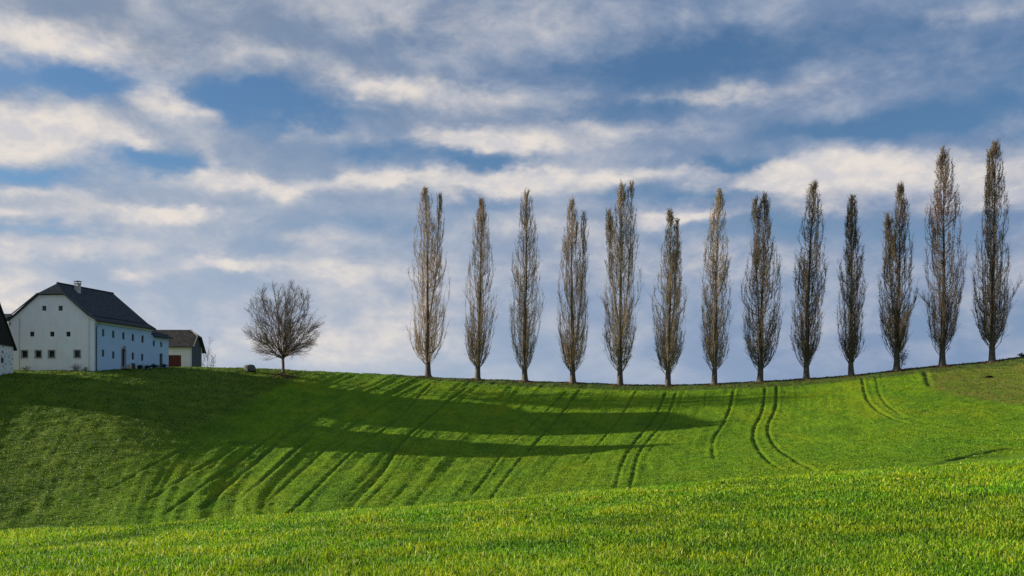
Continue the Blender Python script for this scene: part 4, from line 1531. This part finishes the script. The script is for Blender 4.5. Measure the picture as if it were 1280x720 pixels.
# ------------------------------------------------------------------ lone round tree and sapling
def make_round_tree(name, X, Y, H, Wd, seed, label, cat='tree', n1=11, per=(11, 8, 5), trunk_h=0.2, r0=0.26, sag=0.3):
    global rng
    rng = np.random.default_rng(seed)
    zb = gzm(X, Y)
    root = empty(name, (X, Y, zb), label, cat)
    s = np.linspace(0, 1, 6)
    tr = np.zeros((1, 6, 3)); tr[0, :, 2] = -0.3 + (trunk_h * H + 0.3) * s; tr[0, :, 0] = 0.05 * np.sin(s * 3)
    rr = (r0 * (1 - 0.25 * s) + 0.25 * r0 * np.exp(-s * 9))[None]
    link_mesh('trunk', np_mesh('trunk', *tubes_np(tr, rr, 10)), MAT['twig_dark'], root, smooth=True)
    C0 = tr[0, -1]
    cz = H * (trunk_h + 1) / 2 * 0.98; ry = H - cz; rx = Wd / 2

    def clampenv(P):
        d = P - np.array([0, 0, cz])
        rzv = np.where(d[..., 2] > 0, ry, cz - 0.13 * H)
        q = np.sqrt((d[..., 0] ** 2 + d[..., 1] ** 2) / rx ** 2 + (d[..., 2] / rzv) ** 2)
        return q
    limbs, lr = [], []
    for i in range(n1):
        az = 2 * math.pi * (i * 0.618 + 0.07 * rng.random())
        fr = i / (n1 - 1)
        tilt = 0.08 + 1.10 * fr ** 0.8
        dirv = np.array([math.sin(tilt) * math.cos(az), math.sin(tilt) * math.sin(az), math.cos(tilt)])
        # distance to the envelope
        for Ld in np.arange(0.5, H, 0.1):
            if clampenv(C0 + dirv * Ld) > 0.84: break
        u = np.linspace(0, 1, 10)
        st = C0 + np.array([0, 0, -0.03 * H * rng.random() * (fr > 0.4)])
        P = st + dirv[None] * (Ld * u)[:, None]
        P[:, 2] += 0.10 * Ld * (u ** 2 - u) * (2.0 if fr > 0.6 else 1) * 1.0 + 0.0
        P += np.cumsum(rng.normal(size=(10, 3)) * 0.022 * H / 12, axis=0) * u[:, None]
        limbs.append(P); lr.append(np.linspace(r0 * (0.42 - 0.15 * fr), 0.018, 10))
    limbs = np.array(limbs); lr = np.array(lr)
    sc = H / 12

    def kids(P, R, per_, lmin, lmax, ang, up, k, ra, rb, tmin=0.15):
        n, kk, _ = P.shape
        c, cr, t = offset_children(P, R, per_, tmin, 1.0, lmin * sc, lmax * sc, ang, up, k, ra, rb)
        idx = np.repeat(np.arange(n), per_)
        # shorten towards the tip, pull inside the outline
        fac = 1 - 0.45 * t
        c = c[:, :1] + (c - c[:, :1]) * fac[:, None, None]
        q = clampenv(c[:, -1])
        over = np.clip((q - 1.0) * 1.6, 0, 0.5)
        c = c[:, :1] + (c - c[:, :1]) * (1 - over)[:, None, None]
        return c, cr
    b2, r2 = kids(limbs, lr, per[0], 2.0, 4.6, 0.55, 0.10, 7, 0.036 * sc, 0.010, 0.2)
    b3, r3 = kids(b2, r2, per[1], 1.0, 2.3, 0.55, 0.06, 5, 0.015 * sc, 0.008)
    b4, r4 = kids(b3, r3, per[2], 0.4, 1.1, 0.55, 0.05, 4, 0.0095, 0.005)
    V, f = merge([tubes_np(limbs, lr, 6), tubes_np(b2, r2, 4), tubes_np(b3, r3, 3), tubes_np(b4, r4, 3)])
    link_mesh('crown', np_mesh('crown', V, f), MAT['twig_dark'], root)
    return root, b4


LY = 160.0; LX = (353.5 - 640) / F * LY
make_round_tree('bare_tree', LX, LY, (HZ - 353.5) / F * LY - gzm(LX, LY), 90 / F * LY, 5, 'round leafless tree standing alone on the ridge beside the boulder', n1=26, per=(11, 7, 4))
BASES.append((LX, LY, gzm(LX, LY)))
sx, sy = (259.0 - 640) / F * 186, 186.0
rt, tw = make_round_tree('sapling', sx, sy, (HZ - 422) / F * sy - gzm(sx, sy), 3.4, 9, 'thin bare sapling behind the plank gable of the shed', n1=6, per=(6, 4, 3), trunk_h=0.25, r0=0.07)

# ------------------------------------------------------------------ boulder
def boulder(name, x, y, w, h, d, seed, label, mat, cat='rock', sink=0.1):
    r = random.Random(seed)
    bm = bmesh.new(); bmesh.ops.create_icosphere(bm, subdivisions=4, radius=1.0)
    ph = [r.random() * 6 for _ in range(6)]
    for v in bm.verts:
        c = v.co
        k = 1 + 0.10 * math.sin(c.x * 3 + ph[0]) * math.cos(c.y * 2.5 + ph[1]) + 0.07 * math.sin(c.z * 4 + ph[2] + c.x * 2) + 0.03 * math.sin(c.x * 9 + ph[3]) * math.sin(c.z * 8 + ph[4])
        ex = 0.86
        c2 = Vector([math.copysign(abs(q) ** ex, q) for q in c])
        v.co = Vector((c2.x * w / 2 * k, c2.y * d / 2 * k, c2.z * h / 2 * k + h / 2 - sink))
        v.co.x += 0.12 * (v.co.z / h - 0.5) * -w
    m_ = bpy.data.meshes.new(name); bm.to_mesh(m_); bm.free()
    o = link_mesh(name, m_, mat, smooth=True)
    o.location = (x, y, gzm(x, y))
    return tag(o, label, cat)


bx, by = (312.6 - 640) / F * 161, 161
boulder('boulder', bx, by, 1.65, 1.32, 1.2, 3, 'rounded grey boulder on the ridge between shed and lone tree', MAT['boulder'])

# ------------------------------------------------------------------ bushes and things along the side wall
def shrub(x, y, w, h, seed, label, cols, name='shrub', group=None, n=700, lsz=0.05, stems=12):
    global rng
    rng = np.random.default_rng(seed)
    zb = gzm(x, y)
    root = empty(name, (x, y, zb), label, 'shrub', group)
    P, Rr = [], []
    for k in range(stems):
        az = rng.random() * 6.28; t = rng.random() ** 0.6
        u = np.linspace(0, 1, 5)
        e = np.array([math.cos(az) * w / 2 * t, math.sin(az) * w / 2 * t, h * (0.95 - 0.45 * t * t)])
        P.append(e[None] * u[:, None] + np.array([0, 0, 0.15 * h])[None] * (u - u ** 2)[:, None]); Rr.append(np.linspace(0.018, 0.006, 5))
    P = np.array(P); Rr = np.array(Rr)
    c, cr, _ = offset_children(P, Rr, 8, 0.25, 1, 0.1 * h, 0.4 * h, 0.7, 0.2, 4, 0.008, 0.004)
    V, f = merge([tubes_np(P, Rr, 4), tubes_np(c, cr, 3)])
    link_mesh('stems', np_mesh('stems', V, f), MAT['twig_dark'], root)
    if n:
        ends = np.concatenate([c[:, -1], c[:, 2], P[:, -1]])
        C = ends[rng.integers(0, len(ends), n)] + rng.normal(size=(n, 3)) * 0.09 * h
        C[:, 2] = np.maximum(C[:, 2], 0.02)
        cols = np.array(cols); cl = cols[rng.integers(0, len(cols), n)] * (0.6 + 0.8 * rng.random((n, 1)))
        V, f, cc_ = leaf_quads(C, lsz * (0.7 + 0.6 * rng.random(n)), cl)
        m_ = np_mesh('leaves', V, f); set_tint(m_, cc_); link_mesh('leaves', m_, MAT['leaf'], root)
    return root


DG = [(0.02, 0.035, 0.014), (0.03, 0.045, 0.02), (0.015, 0.025, 0.012)]
def by_wall(px, off):
    s_, Yq = wall_s(RG, RB, px); p = wall_pt(RG, RB, s_, 0, off); return p[0], p[1]
for k, (px, off, w, h, lab) in enumerate([
        (169, 0.9, 1.2, 0.62, 'low dark shrub by blue wall, nearest the arched door'),
        (176, 1.0, 1.6, 0.5, 'widest low dark shrub by blue wall under the last lower window'),
        (186, 1.0, 1.5, 0.62, 'rounded dark shrub by the corner where annex meets farmhouse'),
        (196, 1.2, 1.7, 0.55, 'spreading dark shrub before the annex, left of its door')]):
    x, y = by_wall(px, off)
    shrub(x, y, w, h, 300 + k, lab, DG, group='low shrubs along the blue wall')
for k, (px, w, h, lab, nn_) in enumerate([
        (35, 1.6, 0.6, 'straggly weeds at the gable foot under the two left lower windows', 160),
        (97, 1.3, 0.95, 'tall dry weeds at the gable foot under the stone framed right window', 130),
        (109, 0.9, 0.5, 'small dry weeds at the gable foot near the blue corner', 80)]):
    s_, Yq = wall_s(LG, RG, px); p = wall_pt(LG, RG, s_, 0, 0.5)
    shrub(p[0], p[1], w, h, 320 + k, lab, [(0.05, 0.07, 0.025), (0.10, 0.09, 0.04)], name='weeds', group='weeds at the gable foot', n=nn_, lsz=0.04, stems=16)

# wooden tub with plant and pale pot by the door
x, y = by_wall(158.6, 0.55); zt = gzm(x, y)
pot = empty('flower_pot', (x, y, zt), 'pale clay pot beside the arched door of the blue wall', 'pot')
mb = MB(); mb.tube([(x, y, zt - 0.05), (x, y, zt + 0.5), (x, y, zt + 0.52), (x, y, zt + 0.6)], [0.2, 0.3, 0.34, 0.34], 14)
mb.build('pot', MAT['pot'], pot)
x, y = by_wall(162.3, 0.6); zt = gzm(x, y)
bar = empty('rain_barrel', (x, y, zt), 'dark rain barrel with lid against blue wall right of the arched door', 'barrel')
mb = MB(); mb.tube([(x, y, zt - 0.05), (x, y, zt + 0.25), (x, y, zt + 0.5), (x, y, zt + 0.8)], [0.24, 0.29, 0.29, 0.25], 14)
mb.build('barrel', MAT['metal'], bar)
mb = MB(); mb.tube([(x, y, zt + 0.8), (x, y, zt + 0.86)], [0.31, 0.29], 14); mb.build('lid', MAT['frame'], bar)

# dark tuft at the foot of the eleventh poplar, bush on the right skyline
rng = np.random.default_rng(5)
bx_, by_, bz_ = BASES[10]
shrub(bx_ + 0.7, by_ + 0.3, 1.5, 3.0, 340, 'dark leafy shoots beside the trunk of the third poplar from the right', [(0.04, 0.05, 0.02), (0.06, 0.06, 0.025)], n=900, lsz=0.07, stems=10)
ex, ey = (1279 - 640) / F * 156, 156
shrub(ex, ey, 1.6, 0.6, 341, 'small rusty bush on the skyline at the right edge', [(0.10, 0.05, 0.03), (0.05, 0.045, 0.03)], n=500, lsz=0.06)

# ------------------------------------------------------------------ fallen leaves round the trunks
rng = np.random.default_rng(77)
Cs = []
for (x, y, z) in BASES:
    n = 900
    rad = np.abs(rng.normal(size=n)) * 0.8 + 0.3; az = rng.random(n) * 6.28
    X_ = x + np.cos(az) * rad * 1.3; Y_ = y + np.sin(az) * rad
    Z_ = gz_arr(X_, Y_) + 0.02 + 0.20 * np.exp(-(rad / 0.9) ** 2) * rng.random(n)
    Cs.append(np.stack([X_, Y_, Z_], 1))
C = np.concatenate(Cs)
cols = np.array([(0.13, 0.085, 0.035), (0.09, 0.06, 0.03), (0.18, 0.12, 0.05)])[rng.integers(0, 3, len(C))]
V, f, cl = leaf_quads(C, 0.06 + 0.03 * rng.random(len(C)), cols)
m_ = np_mesh('fallen_leaves', V, f); set_tint(m_, cl)
o = link_mesh('fallen_leaves', m_, MAT['leaf'])
tag(o, 'brown fallen leaves heaped round the tree trunks on the ridge', 'leaves', kind='stuff')

# ------------------------------------------------------------------ clods and molehills
def clod(px, py, w, seed, label, ys):
    x, y = hit(px, py, ys)
    b = boulder('molehill', x, y, w, w * 0.30, w * 0.8, seed, label, MAT['soil'], 'molehill', 0.02)
    b['group'] = 'molehills in the grass'
YF = np.arange(10, 36, 0.1)
clod(743, 656, 0.20, 11, 'dark soil molehill in the middle of the near grass', YF)
clod(457, 661, 0.24, 12, 'dark soil molehill in the near grass left of centre', YF)
clod(1192, 686, 0.17, 13, 'dark soil molehill low in the right of the near grass', YF)
clod(1236, 472, 1.0, 14, 'dark soil molehill on the dry slope under the tallest poplar', YG)
